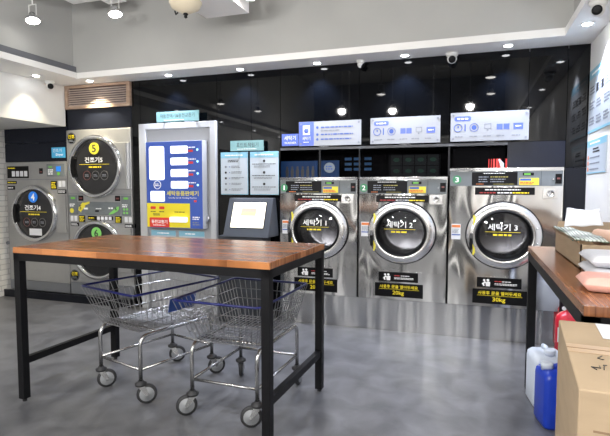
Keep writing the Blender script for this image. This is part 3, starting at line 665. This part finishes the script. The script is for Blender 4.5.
text('세탁기','txtw',o,-1.75,-1.63,1.795,1.838,YS-.005,False); text('WASHER','txtw',o,-1.75,-1.625,1.76,1.78,YS-.005,False)

# room reflections over the washers, built as faintly glowing pieces in the niche
NY = GY+.14
o = thing('banner_reflection','reflection of a long blue banner with dark silhouettes, built in the niche over washing machine 1','banner',(-1.6,NY,1.44))
MB().box(-1.85,-1.46,NY,NY+.02,1.436,1.60).build('reflection_panel',mat('reflection_blue',(.008,.02,.06),.5,emis=(.03,.10,.28),es=.12,spec=.1),o)
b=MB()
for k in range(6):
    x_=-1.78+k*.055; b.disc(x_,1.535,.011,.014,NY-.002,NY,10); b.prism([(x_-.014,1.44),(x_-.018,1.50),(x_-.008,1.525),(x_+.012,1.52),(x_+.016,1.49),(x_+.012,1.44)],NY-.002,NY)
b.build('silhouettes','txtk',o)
o = thing('logo_reflection','reflection of a blue panel with white round emblem, built in the niche over washing machine 1','panel',(-1.32,NY,1.44))
MB().box(-1.43,-1.24,NY,NY+.02,1.436,1.60).build('panel',bpy.data.materials['reflection_blue'],o)
MB().disc(-1.335,1.53,.055,.05,NY-.004,NY,28).build('emblem',mat('reflection_white',(.12,.15,.18),.5,emis=(.5,.6,.7),es=.14),o)
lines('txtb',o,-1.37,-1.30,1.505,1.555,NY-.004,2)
o = thing('window_reflection','reflection of dim blue slatted windows, built in the niche between washing machines 1 and 2','window light',(-1.05,NY,1.44))
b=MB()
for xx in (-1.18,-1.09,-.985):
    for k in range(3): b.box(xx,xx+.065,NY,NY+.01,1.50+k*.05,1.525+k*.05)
b.build('lights',mat('reflection_dim',(.01,.03,.07),.5,emis=(.05,.15,.32),es=.10,spec=.1),o)
o = thing('tile_reflection','reflection of a grid of faint dark icon tiles, built in the niche over washing machine 2','panel',(-.5,NY,1.44))
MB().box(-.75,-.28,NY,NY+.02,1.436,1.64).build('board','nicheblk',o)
tm=mat('reflection_grey',(.006,.007,.008),.5,emis=(.2,.25,.28),es=.006,spec=.05); tg=mat('reflection_green',(.008,.018,.014),.5,emis=(.1,.35,.25),es=.02,spec=.05)
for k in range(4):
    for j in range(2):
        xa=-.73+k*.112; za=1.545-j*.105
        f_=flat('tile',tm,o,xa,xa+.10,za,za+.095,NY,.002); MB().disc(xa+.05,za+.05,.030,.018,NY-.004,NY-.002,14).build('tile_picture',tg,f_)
o = thing('letter_reflection','reflection of red and white letters, built glowing in the niche over washing machine 3','sign',(.24,NY,1.5))
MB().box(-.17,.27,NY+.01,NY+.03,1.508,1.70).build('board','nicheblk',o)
rn=mat('reflection_red',(.7,.05,.05),.5,emis=(1,.07,.07),es=.4); wn=mat('reflection_pale',(.8,.85,1),.5,emis=(.75,.82,1),es=.4)
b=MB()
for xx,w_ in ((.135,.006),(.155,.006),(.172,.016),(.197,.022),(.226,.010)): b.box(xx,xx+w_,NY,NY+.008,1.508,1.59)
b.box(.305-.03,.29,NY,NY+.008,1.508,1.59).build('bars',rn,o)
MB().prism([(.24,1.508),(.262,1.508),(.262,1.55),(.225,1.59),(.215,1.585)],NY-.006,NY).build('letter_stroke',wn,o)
# row of small lamps on the niche rail
for xx in (-1.555,-1.44,-.93,-.545,.045,.19):
    pass

# ------------------------------------------------------------------ posters on the right wall
def rwtext(body,m,p,y0,y1,z0,z1,bold=False): # y0 far (left), y1 near (right)
    return text(body,m,p,0,y0-y1,0,z1-z0,0,bold,frame=((X1-.007,y0,z0),(0,-1,0),(0,0,1)))
def rlines(m,p,y0,y1,z0,z1,n,ragged=.3):
    b=MB();h=(z1-z0)/n
    for i in range(n):
        zz=z1-(i+1)*h+h*.2; yy=y0; ye=y1+(y0-y1)*ragged*random.random()
        while yy>ye+.006:
            w=random.uniform(.6,2.2)*h; b.box(X1-.0075,X1-.006,max(yy-w,ye),yy,zz,zz+h*.5); yy-=w+h*.35
    return b.build('small_print',m,p)
o = thing('wall_poster','upper white poster with teal header on the right white wall','poster',(X1,4.2,1.77))
MB().box(X1-.006,X1,3.80,4.50,1.765,2.255).build('sheet','poster',o)
MB().box(X1-.0065,X1-.006,3.80,4.50,2.185,2.255).build('header','skyblue',o); rlines('txtw',o,4.42,3.95,2.205,2.235,1); MB().box(X1-.0065,X1-.006,3.80,4.50,1.765,1.785).build('footer','skyblue',o)
for r0 in range(3):
    for c0 in range(3):
        rlines('txtg',o,4.46-c0*.22,4.30-c0*.22,1.82+r0*.12,1.89+r0*.12,3); 
for c0 in range(2): MB().box(X1-.008,X1-.006,4.20-c0*.16,4.26-c0*.16,2.06,2.12).build('icon','txtk',o)
o = thing('wall_poster','lower white poster with three orange circles on the right white wall','poster',(X1,4.2,1.44))
MB().box(X1-.006,X1,3.90,4.50,1.447,1.705).build('sheet','poster',o)
MB().box(X1-.0065,X1-.006,3.90,4.50,1.655,1.705).build('header','skyblue',o); rlines('txtw',o,4.4,4.05,1.67,1.69,1)
for k in range(3):
    MB().lathe((X1-.008,4.45,1.482+.045*k),[(.017,0),(.017,.003)],16,'x').build('orange_circle','orange',o); rlines('txtg',o,4.40,4.0,1.470+.045*k,1.490+.045*k,1)
rlines('txtk',o,4.30,4.08,1.60,1.645,2); MB().box(X1-.0065,X1-.006,3.90,4.50,1.447,1.455).build('footer','skyblue',o)

# ------------------------------------------------------------------ tables
def table(name,label,x0,x1,y0,y1,H,wm,leg,ap,strz,sides):
    t=thing(name,label,'table',((x0+x1)/2,(y0+y1)/2,0))
    MB().box(x0,x1,y0,y1,H-.036,H).build('tabletop',wm,t,.003)
    i=.002; X_0,X_1,Y_0,Y_1=x0+i,x1-i,y0+i,y1-i; zt=H-.036
    MB().box(X_0,X_1,Y_0,Y_0+leg*.7,zt-ap,zt).box(X_0,X_1,Y_1-leg*.7,Y_1,zt-ap,zt).box(X_0,X_0+leg*.7,Y_0,Y_1,zt-ap,zt).box(X_1-leg*.7,X_1,Y_0,Y_1,zt-ap,zt).build('apron','blkmetal',t)
    for xx in (X_0,X_1-leg):
        for yy in (Y_0,Y_1-leg):
            l=MB().box(xx,xx+leg,yy,yy+leg,.018,zt).build('leg','blkmetal',t,.002)
            MB().lathe((xx+leg/2,yy+leg/2,0),[(.014,0),(.014,.019)],12).build('levelling_foot','rubber',l)
        if sides: MB().box(xx+leg*.15,xx+leg*.85,Y_0+leg,Y_1-leg,strz,strz+leg*.9).build('stretcher','blkmetal',t)
    return t
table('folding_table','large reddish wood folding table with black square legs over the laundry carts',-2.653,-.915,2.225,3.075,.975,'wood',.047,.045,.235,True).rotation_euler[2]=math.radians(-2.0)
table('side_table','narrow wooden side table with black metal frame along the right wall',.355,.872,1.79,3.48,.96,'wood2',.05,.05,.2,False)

# ------------------------------------------------------------------ laundry carts
def make_cart(label,loc,rz):
    t=thing('laundry_cart',label,'laundry cart',loc,rz,group='wire laundry carts under the folding table')
    zb,zr=.45,.70; bx,by,rx,ry=.205,.295,.277,.36; oy=-.03
    def lv(f,k):  # perimeter point on level f (0 bottom,1 rim), corner k
        x=bx+(rx-bx)*f; yv=by+(ry-by)*f; return Vector(((-x,x,x,-x)[k], (-yv,-yv,yv,yv)[k]+oy*f, zb+(zr-zb)*f))
    w=MB(); r=.0024
    def seg(a,b,rr=r): w.tube([a,b],rr,4)
    for f in (0,.22,.48,.74):
        for k in range(4): seg(lv(f,k),lv(f,(k+1)%4),.0032 if f in (0,.48) else r)
    for k,n in ((0,13),(1,17),(2,13),(3,17)):
        for i in range(n):
            s=i/n
            seg(lv(0,k).lerp(lv(0,(k+1)%4),s), lv(1,k).lerp(lv(1,(k+1)%4),s))
    for i in range(1,15): seg(Vector((-bx+2*bx*i/15,-by,zb)),Vector((-bx+2*bx*i/15,by,zb)))
    for i in range(1,12): seg(Vector((-bx,-by+2*by*i/12,zb-.003)),Vector((bx,-by+2*by*i/12,zb-.003)))
    w.build('wire_basket','wire',t,local=True)
    MB().tube([lv(1,k) for k in range(4)],.0075,8,True)
    rim=MB()
    pts=[]
    for k in range(4):
        a,b,c=lv(1,k-1),lv(1,k),lv(1,(k+1)%4)
        for s in (.04,.015): pts.append(b+(a-b).normalized()*s)
        pts[-1]=b+((a-b).normalized()+(c-b).normalized())*.008
        pts.append(b+(c-b).normalized()*.04)
    rim.tube(pts,.0075,8,True).build('basket_rim','rimblue',t,local=True)
    fx,fy=.213,.30; zt=.425
    fr=MB()
    for sx in (-1,1):
        p=[(sx*fx,-fy,.135),(sx*fx,-fy,zt-.06)]
        for i in range(1,6): a=PI/2*i/6; p.append((sx*fx,-fy+.06*(1-math.cos(a)),zt-.06+.06*math.sin(a)))
        p.append((sx*fx,-fy+.06,zt)); p.append((sx*fx,fy-.06,zt))
        for i in range(1,6): a=PI/2*i/6; p.append((sx*fx,fy-.06+.06*math.sin(a),zt-.06*(1-math.cos(a))))
        p+= [(sx*fx,fy,zt-.06),(sx*fx,fy,.135)]
        fr.tube(p,.0125,10)
        fr.tube([(sx*fx,-fy,.215),(sx*fx,fy,.215)],.009,8)
    fr.tube([(-fx,-fy,.215),(fx,-fy,.215)],.009,8); fr.tube([(-fx,fy,.215),(fx,fy,.215)],.009,8)
    fr.tube([(-fx,-.17,zt),(fx,-.17,zt)],.008,8); fr.tube([(-fx,.17,zt),(fx,.17,zt)],.008,8)
    fr.build('tube_frame','tube',t,local=True)
    return t
def add_casters(t,angs):
    fx,fy=.213,.30
    for (sx,sy),a in zip(((-1,-1),(1,-1),(-1,1),(1,1)),angs):
        # swivelled caster: wheel trails 3 cm behind the stem; meshes in caster-local axes
        ca,sa=math.cos(a),math.sin(a)
        def W(p): return (sx*fx+ca*p[0]-sa*p[1], sy*fy+sa*p[0]+ca*p[1], p[2])
        def tr(b): b.v=[W(p) for p in b.v]; return b
        c=tr(MB().lathe((0,0,.118),[(.034,0),(.036,.006),(.036,.014),(.020,.022),(.018,.030)],18)).build('caster','rubber',t,local=True)
        ORI[c.name]=Vector((0,0,0))
        fk=MB()
        for s in (-1,1):
            x=s*.019
            pts=[(-.022,.118),(.022,.118),(.045,.065),(.040,.052),(.028,.052)]
            vs=[(x-.0015,py,pz) for py,pz in pts]+[(x+.0015,py,pz) for py,pz in pts]; n=5
            fk.add(vs,[list(range(n)),list(range(2*n-1,n-1,-1))]+[[i,i+n,(i+1)%n+n,(i+1)%n] for i in range(n)])
        fk.box(-.020,.020,-.022,.022,.114,.119)
        tr(fk).build('fork','tube',c,local=True)
        o=(0,.034,.062)
        tr(MB().lathe((o[0]-.014,o[1],o[2]),[(.046,0),(.058,.002),(.062,.008),(.062,.020),(.058,.026),(.046,.028)],28,'x')).build('wheel','rubber',c,local=True)
        tr(MB().lathe((o[0]-.016,o[1],o[2]),[(.010,-.004),(.012,0),(.044,.001),(.046,.003),(.046,.029),(.044,.031),(.012,.032),(.010,.036)],24,'x')).build('wheel_hub','hub',c,local=True)
ca=make_cart('blue-rimmed wire laundry cart with blue name plate, left of the two under the table',(-2.035,2.825,0),math.radians(-16.5))
add_casters(ca,[math.radians(q) for q in (-28,-34,-40,-30)])
# blue plate on the right side of cart A
pl=MB(); zt_,zb_=.625,.535
def sp_(f,yv): x=.205+(.065)*f; return x+.006
pl.add([(sp_(.70,0),-.10,zt_),(sp_(.70,0),.115,zt_),(sp_(.35,0),.115,zb_),(sp_(.35,0),-.10,zb_),(sp_(.70,0)+.004,-.10,zt_),(sp_(.70,0)+.004,.115,zt_),(sp_(.35,0)+.004,.115,zb_),(sp_(.35,0)+.004,-.10,zb_)],[[0,1,2,3],[7,6,5,4],[0,4,5,1],[1,5,6,2],[2,6,7,3],[3,7,4,0]])
pl=pl.build('name_plate','plateblue',ca,local=True)
cb=make_cart('blue-rimmed wire laundry cart standing square beside the right front table leg',(-1.315,2.75,0),math.radians(-2))
add_casters(cb,[math.radians(q) for q in (128,118,20,5)])

# ------------------------------------------------------------------ right side things
# parcels on the side table
ZT_=.96
o=thing('open_carton','low open cardboard carton of packing material on the side table','box',(.67,2.95,ZT_))
x0,x1,y0,y1,h=.488,.86,2.58,3.30,.115
MB().box(x0,x1,y0,y1,ZT_,ZT_+.006).box(x0,x0+.006,y0,y1,ZT_,ZT_+h).box(x1-.006,x1,y0,y1,ZT_,ZT_+h).box(x0,x1,y0,y0+.006,ZT_,ZT_+h).box(x0,x1,y1-.006,y1,ZT_,ZT_+h).build('carton','card',o)
MB().add([(x0,y0,ZT_+h),(x0,y1,ZT_+h),(x0-.03,y1,ZT_+h+.03),(x0-.03,y0+.02,ZT_+h+.03)],[[0,1,2,3]]).build('flap','card',o)
MB().add([(x0,y1,ZT_+h),(x1,y1,ZT_+h),(x1-.02,y1+.04,ZT_+h+.06),(x0+.02,y1+.04,ZT_+h+.06)],[[0,1,2,3]]).build('flap','card',o)
def sheet(corners,n,amp,seed):
    rnd=random.Random(seed); a,b,c,d=[Vector(p) for p in corners]; vs=[];fs=[]
    ph=[rnd.uniform(0,6) for _ in range(4)]
    for i in range(n+1):
        for j in range(n+1):
            u,v_=i/n,j/n; p=(a*(1-u)+b*u)*(1-v_)+(d*(1-u)+c*u)*v_
            p=p+Vector((0,0,amp*(math.sin(u*7+ph[0])*math.cos(v_*5+ph[1])+.5*math.sin(u*13+v_*9+ph[2])))); vs.append(p)
    for i in range(n):
        for j in range(n): k=i*(n+1)+j; fs.append([k,k+1,k+n+2,k+n+1])
    b_=MB().add(vs,fs,True); return b_
o=sheet([(.445,3.08,1.128),(.62,3.0,1.10),(.63,2.68,1.085),(.475,2.70,1.09)],14,.004,3).build('bubble_wrap','bubble'); md=o.modifiers.new('s','SOLIDIFY'); md.thickness=.008
tag(o,'translucent greenish bubble wrap spilling over the open carton edge','bubble wrap')
o=sheet([(.50,3.10,1.118),(.70,3.12,1.13),(.70,3.22,1.21),(.53,3.22,1.215)],12,.005,5).build('paper_sheet','sheet'); md=o.modifiers.new('s','SOLIDIFY'); md.thickness=.003
tag(o,'crumpled white paper sheet standing up in the open carton','paper')
def mailer(name,m,label,pts,z0,z1,cat='parcel',n=18,seed=1,group=None):
    rnd=random.Random(seed); a,b,c,d=[Vector((*p,0)) for p in pts]; vs=[];fs=[]; zc=(z0+z1)/2;hh=(z1-z0)/2
    for side in (1,-1):
        for i in range(n+1):
            for j in range(n+1):
                u,v_=i/n,j/n; p=(a*(1-u)+b*u)*(1-v_)+(d*(1-u)+c*u)*v_
                e=min(1,min(u,1-u,v_,1-v_)*7); e=math.sqrt(max(0,1-(1-e)**2)); 
                wob=1+.12*math.sin(u*9+seed)*math.cos(v_*7+seed*2) if side>0 else 1
                vs.append((p.x,p.y,zc+side*hh*e*(min(wob,1.0) if side>0 else 1)+.001*side))
    N_=(n+1)**2
    for s in (0,1):
        for i in range(n):
            for j in range(n):
                k=s*N_+i*(n+1)+j; q_=[k,k+1,k+n+2,k+n+1]; fs.append(q_ if s else q_[::-1])
    for i in range(n):
        for (k1,k2) in ((i,i+1),(n*(n+1)+i,n*(n+1)+i+1),(i*(n+1),(i+1)*(n+1)),(i*(n+1)+n,(i+1)*(n+1)+n)): fs.append([k1,k2,k2+N_,k1+N_])
    return tag(MB().add(vs,fs,True).build(name,m),label,cat,group)
mailer('postal_packet','poly','lower white padded packet lying in front of the carton',[(.465,2.20),(.80,2.22),(.80,2.56),(.475,2.56)],.962,1.01,seed=2,group='white packets on the side table')
mailer('postal_packet','poly','upper white padded packet stacked in front of the carton',[(.472,2.27),(.79,2.25),(.80,2.56),(.478,2.565)],1.013,1.062,seed=4,group='white packets on the side table')
mailer('postal_packet','pink','pink padded packet near the front edge of the side table',[(.395,2.02),(.70,1.93),(.74,2.16),(.40,2.19)],.962,1.015,seed=6)
mailer('kraft_packet','kraft','peach kraft packet lying inside the open carton behind the bubble wrap',[(.64,2.66),(.84,2.66),(.84,3.05),(.62,3.05)],1.03,1.12,seed=5)
# big carton on the floor
BH=.92; o=thing('cardboard_box','large taped cardboard box with handwriting, in front of the side table','box',(.55,1.42,0))
bp_=[(.224,1.150),(.274,1.735),(.86,1.70),(.81,1.10)]
MB().prismz(bp_,.0,BH).build('carton','card',o,.004)
def bt(u,v_): # u along left edge front->back, v to the right
    a,b,c,d=[Vector((*p,0)) for p in bp_]; p=(a*(1-u)+b*u)*(1-v_)+(d*(1-u)+c*u)*v_; return p
def patch(name,m,u0,u1,v0,v1,z): return MB().prismz([tuple(bt(u,v_)[:2]) for u,v_ in ((u0,v0),(u1,v0),(u1,v1),(u0,v1))],z,z+.001).build(name,m,o)
patch('flap_seam','cardd',.495,.503,.0,1,BH+.001); patch('tape','tape',.44,.56,.0,1,BH+.0005)
patch('address_label','sheet',.70,.98,.17,.5,BH+.001)
b=MB()
def stroke(pts):
    b.tube([Vector(bt(u,v_))+Vector((0,0,BH+.002)) for u,v_ in pts],.0012,5)
for (uu,vv) in ((.40,.12),(.39,.17),(.36,.22),(.27,.08),(.26,.12),(.25,.165),(.24,.21)):
    k=random.Random(uu+vv)
    stroke([(uu+k.uniform(-.045,.045),vv+k.uniform(-.018,.022)) for _ in range(4)])
b.build('handwriting','txtk',o)
MB().add([tuple(bt(0,.05)+Vector((0,-.0015,BH-.09))),tuple(bt(0,.98)+Vector((0,-.0015,BH-.09))),tuple(bt(0,.98)+Vector((0,-.0015,BH-.085))),tuple(bt(0,.05)+Vector((0,-.0015,BH-.085)))],[[0,1,2,3]]).build('crease','cardd',o)
# jerry cans
def jerry(label,cx,cy,w,d,h,m,capm,rz=0):
    t=thing('jerry_can',label,'canister',(cx,cy,0),rz,group='plastic canisters under the side table')
    def rr(w_,d_,r_=.03,n=5): return [(x,y) for x,y in roundrect(-w_/2,w_/2,-d_/2,d_/2,min(r_,w_/2-.001,d_/2-.001),n)]
    b=MB(); levels=[(0,.92),(.015,1),(h*.80,1),(h*.88,.96),(h*.93,.80),(h*.945,.5)]
    n=len(rr(w,d)); vs=[];fs=[]
    for z,s in levels: vs+=[(x,y,z) for x,y in rr(w*s,d*s,.03*s+.004)]
    for k in range(len(levels)-1):
        for i in range(n): fs.append([k*n+i,k*n+(i+1)%n,(k+1)*n+(i+1)%n,(k+1)*n+i])
    fs+= [list(range(n))[::-1],[(len(levels)-1)*n+i for i in range(n)]]
    b.add(vs,fs,True); b.build('body',m,t,local=True)
    hd=MB().tube([(0,-d*.05,h*.90),(0,-d*.02,h*.985),(0,d*.1,h),(0,d*.32,h*.985),(0,d*.40,h*.88)],.013,10); hd.build('handle',m,t,local=True)
    c=MB().lathe((0,-d*.28,h*.91),[(.030,0),(.030,.012),(.033,.012),(.033,.038),(.028,.042)],20); c.build('cap',capm,t,local=True)
    for k in range(1): MB().box(-w*.5-.001,w*.5+.001,-d*.34,d*.34,h*.25,h*.62).build('recessed_panel',m,t,.004,local=True)
    return t
jerry('pale white plastic canister behind the blue one, under the side table',.46,3.31,.19,.22,.345,'canw','canw',math.radians(8))
jerry('deep blue plastic canister with white cap beside the cardboard box',.472,3.03,.20,.175,.34,'canb','canw',math.radians(-78))
jerry('pale canister mostly hidden between the blue canister and cardboard box',.555,2.72,.17,.18,.345,'canw','canb',math.radians(-4))
# extinguisher
t=thing('fire_extinguisher','red fire extinguisher on the floor against the black wall panel','fire extinguisher',(.745,4.36,0))
MB().lathe((.745,4.36,0),[(.078,0),(.085,.01),(.085,.27),(.075,.31),(.045,.335),(.022,.345),(.022,.36)],28).build('cylinder','red',t)
MB().lathe((.745,4.36,.36),[(.024,0),(.024,.02),(.016,.03)],16).build('valve','chrome',t)
b=MB(); b.v=[]; b.box(.735,.755,4.27,4.38,.385,.393); b.box(.735,.755,4.28,4.38,.41,.418); b.box(.737,.753,4.355,4.385,.385,.418); b.build('lever','red',t,.002)
MB().lathe((.72,4.33,.37),[(.016,0),(.016,.01)],12,'y').build('gauge','paper',t)
MB().tube([(.765,4.36,.375),(.80,4.345,.36),(.835,4.34,.30),(.84,4.335,.2),(.835,4.33,.08)],.011,8).build('hose','hose',t)
MB().ringy(.745,4.36,[(0,0)],3) if False else None
b=MB(); n=14
vs=[(.745+.0855*math.cos(a),4.36+.0855*math.sin(a),z) for z in (.10,.22) for a in [math.radians(215+ i*95/n) for i in range(n+1)]]
b.add(vs,[[i,i+1,i+n+2,i+n+1] for i in range(n)],True).build('label','paper',t)

# ------------------------------------------------------------------ cameras, lamps
def dome(label,x,y,z=ZS,rz=0,toward=(0,-1,-.5),s=1):
    t=thing('security_camera',label,'security camera',(x,y,z),group='white dome security cameras on the soffit')
    MB().lathe((x,y,z-.03*s),[(.034*s,0),(.045*s,.012*s),(.047*s,.03*s)],24).build('mount','camw',t)
    d=Vector(toward).normalized(); c=Vector((x,y,z-.045*s)); r=.036*s
    b=MB(); vs=[];fs=[];n=16;mm=10
    for i in range(mm+1):
        a=PI*i/mm
        for k in range(n): vs.append(c+Vector((r*math.sin(a)*math.cos(2*PI*k/n),r*math.sin(a)*math.sin(2*PI*k/n),r*math.cos(a))))
    for i in range(mm):
        for k in range(n): fs.append([i*n+k,i*n+(k+1)%n,(i+1)*n+(k+1)%n,(i+1)*n+k])
    b.add(vs,fs,True).build('ball','camw',t)
    q_=d.to_track_quat('Z','Y'); bb=MB().lathe((0,0,0),[(.026*s,.022*s),(.026*s,.034*s),(.020*s,.038*s),(.005*s,.036*s)],18); bb.v=[tuple(q_@Vector(p)+c) for p in bb.v]; bb.build('lens','blk',t)
dome('white security camera near the left bulkhead corner, beside the vent grille',-4.375,4.24,toward=(.75,-.6,-.25),s=1.15)
dome('small plain security camera on the back soffit, over the board for washing machine 1',-.982,4.46,toward=(.9,-.1,-.6),s=.85)
dome('security camera facing forward on the back soffit, over washing machine 3',-.185,4.46,toward=(.05,-1,-.35),s=1.15)
dome('security camera on the right soffit near the top right, close to the white wall',.715,3.53,toward=(-.35,-1,-.3),s=1.15)
def spot(loc,power,ang,col,blend=.6,tgt=(0,0,-1),r=.03):
    l=bpy.data.lights.new('lamp_beam','SPOT'); l.energy=power; l.spot_size=math.radians(ang); l.spot_blend=blend; l.color=col; l.shadow_soft_size=r
    o=bpy.data.objects.new('lamp_beam',l); C.objects.link(o); o.location=loc; o.rotation_euler=Vector(tgt).to_track_quat('-Z','Y').to_euler(); return o
def downlight(x,y,label,power=14,ang=95,col=(.93,.95,1),group='recessed downlights in the soffit',z=ZS,tgt=(0,0,-1)):
    t=thing('downlight',label,'downlight',(x,y,z),group=group)
    MB().lathe((x,y,z-.004),[(.046,0),(.048,.003),(.048,.004)],24).build('bezel','lamptrim',t)
    MB().lathe((x,y,z-.010),[(.020,0),(.030,.003),(.032,.006)],20).build('bulb','glowc',t)
    s=spot((x,y,z-.03),power,ang,col,tgt=tgt); s.parent=t; s.location=(0,0,-.03)
dn=[(-4.29,3.98,'downlight by the left bulkhead, above its bright cone of light'),(-3.95,4.36,'downlight just above the wooden vent grille'),(-2.98,4.40,'downlight above the teal sign over the door'),
    (-2.17,4.41,'downlight above the kiosk notices'),(-1.385,4.42,'downlight above washing machine 1'),(-.58,4.41,'downlight between the two middle security cameras'),(.255,4.38,'downlight above washing machine 3'),(.745,3.98,'downlight in the right soffit by the posters')]
for x,y,lb in dn:
    downlight(x,y,lb,power=75 if x not in(-4.29,) else 16, ang=100 if x!=-4.29 else 92, col=(.78,.83,1) if x not in (-4.29,-3.95) else (1,.88,.62))
for y in (2.6,1.2,-.2,-1.6):
    downlight(.76,y,'downlight in the right soffit further from the glass wall',13,100,group='right soffit downlights out of view')
    downlight(-4.25,y,'downlight in the left soffit further from the glass wall',16,100,group='left soffit downlights out of view')
def track_spot(x,y,z,label,tilt=(0,0,-1),power=60,rod=None,group='hanging spotlights in the ceiling tray',omni=False):
    t=thing('spotlight',label,'spotlight',(x,y,z),group=group)
    rod=ZT if rod is None else rod
    b=MB(); b.box(x-.006,x+.006,y-.003,y+.003,z+.14,rod); b.box(x-.045,x-.040,y-.004,y+.004,z+.05,z+.145); b.box(x+.040,x+.045,y-.004,y+.004,z+.05,z+.145); b.box(x-.045,x+.045,y-.004,y+.004,z+.14,z+.147); b.build('bracket','lamptrim',t)
    d=Vector(tilt).normalized(); q_=(-d).to_track_quat('Z','Y'); c=Vector((x,y,z))
    bb=MB().lathe((0,0,0),[(.060,0),(.058,.022),(.030,.052),(.026,.075)],24); bb.v=[tuple(q_@Vector(p)+c) for p in bb.v]; bb.build('housing','chrome',t)
    g_=MB().lathe((0,0,0),[(.035,-.008),(.056,-.002),(.058,0)],20); g_.v=[tuple(q_@Vector(p)+c) for p in g_.v]; g_.build('bulb','glow',t)
    s=spot((0,0,0),power,150,(1,.97,.92),blend=.8,tgt=tilt,r=.05)
    if omni: s.data=bpy.data.lights.new('lamp_glow','POINT'); s.data.energy=power; s.data.color=(1,.975,.94); s.data.shadow_soft_size=.06; s.parent=t; s.location=d*.03
track_spot(-3.84,3.55,2.86,'silver spotlight hanging at the top left of the grey tray',tilt=(.25,-.15,-1))
track_spot(-3.13,3.80,2.92,'silver spotlight hanging from the white beam, second from left',tilt=(.25,-.1,-1),rod=3.08)
track_spot(-1.72,3.68,2.86,'bright spotlight at the top edge beside the grey ceiling box',tilt=(0,0,-1))
for x,y in ((-3.70,.84),(-3.95,1.77),(-2.20,.58),(-1.35,.34),(.235,1.29),(.19,2.45),(-.06,.40),(-2.6,-1.6),(-.8,-1.6),(-1.3,1.75)):
    track_spot(x,y,2.70,'spotlight hanging in the tray nearer the shop entrance',power=48 if y<1 else 26,group='tray spotlights out of view',omni=(x>-3 and y<1))
for x in (-3.0,-1.3,.3):  # unseen lamps added as fill for soffit undersides and white walls
    t=thing('fill_lamp','added fill lamp, a round white globe hanging unseen behind the camera','lamp',(x,-1.0,2.17),group='added fill lamps behind the camera')
    MB().lathe((x,-1.0,2.25),[(.03,-.115),(.08,-.09),(.115,-.04),(.12,0),(.115,.04),(.08,.09),(.03,.115)],24).build('shade','lit',t)
    MB().tube([(x,-1.0,2.36),(x,-1.0,ZT)],.005,6).build('cord','blk',t)
    l=bpy.data.lights.new('lamp_glow','POINT'); l.energy=(105,95,45)[int(x>-2)+int(x>0)]; l.color=(1,.98,.96); l.shadow_soft_size=.11
    o=bpy.data.objects.new('lamp_glow',l); C.objects.link(o); o.parent=t; o.location=(0,0,-.12)
# track rail
tag(MB().box(-4.05,-3.75,3.685,3.70,3.13,3.15).box(-4.04,-4.02,3.686,3.699,3.15,ZT).build('track_rail','lamptrim'),'thin white lighting track at the top left corner','track')
# globe lamp
gx,gy=-2.20,3.50; t=thing('globe_lamp','ornate cream glass hanging lamp with dark finial at the top edge','lamp',(gx,gy,2.66))
MB().lathe((gx,gy,2.76),[(.012,-.03),(.05,-.022),(.11,.01),(.13,.05),(.12,.10),(.07,.14),(.03,.15)],28).build('glass_shade','globe',t)
MB().lathe((gx,gy,2.69),[(.004,0),(.016,.010),(.010,.02),(.022,.03),(.014,.042),(.006,.05)],14).build('finial','blk',t)
MB().tube([(gx-.10,gy,2.76),(gx-.09,gy,2.73),(gx-.07,gy,2.745)],.006,6).build('scroll','blk',t)
MB().tube([(gx,gy,2.9),(gx,gy,ZT)],.008,6).build('rod','lamptrim',t)

# ------------------------------------------------------------------ world and camera
w=bpy.data.worlds.new('night'); sc.world=w; w.use_nodes=True
w.node_tree.nodes['Background'].inputs[0].default_value=(.02,.025,.035,1); w.node_tree.nodes['Background'].inputs[1].default_value=.5
cam=bpy.data.cameras.new('camera'); cam.sensor_width=36; cam.lens=490/610*36; cam.clip_start=.05
co=bpy.data.objects.new('camera',cam); C.objects.link(co); co.location=(0,0,1.35)
co.rotation_euler=(math.radians(90-3.7365),0,math.radians(18.783)); sc.camera=co
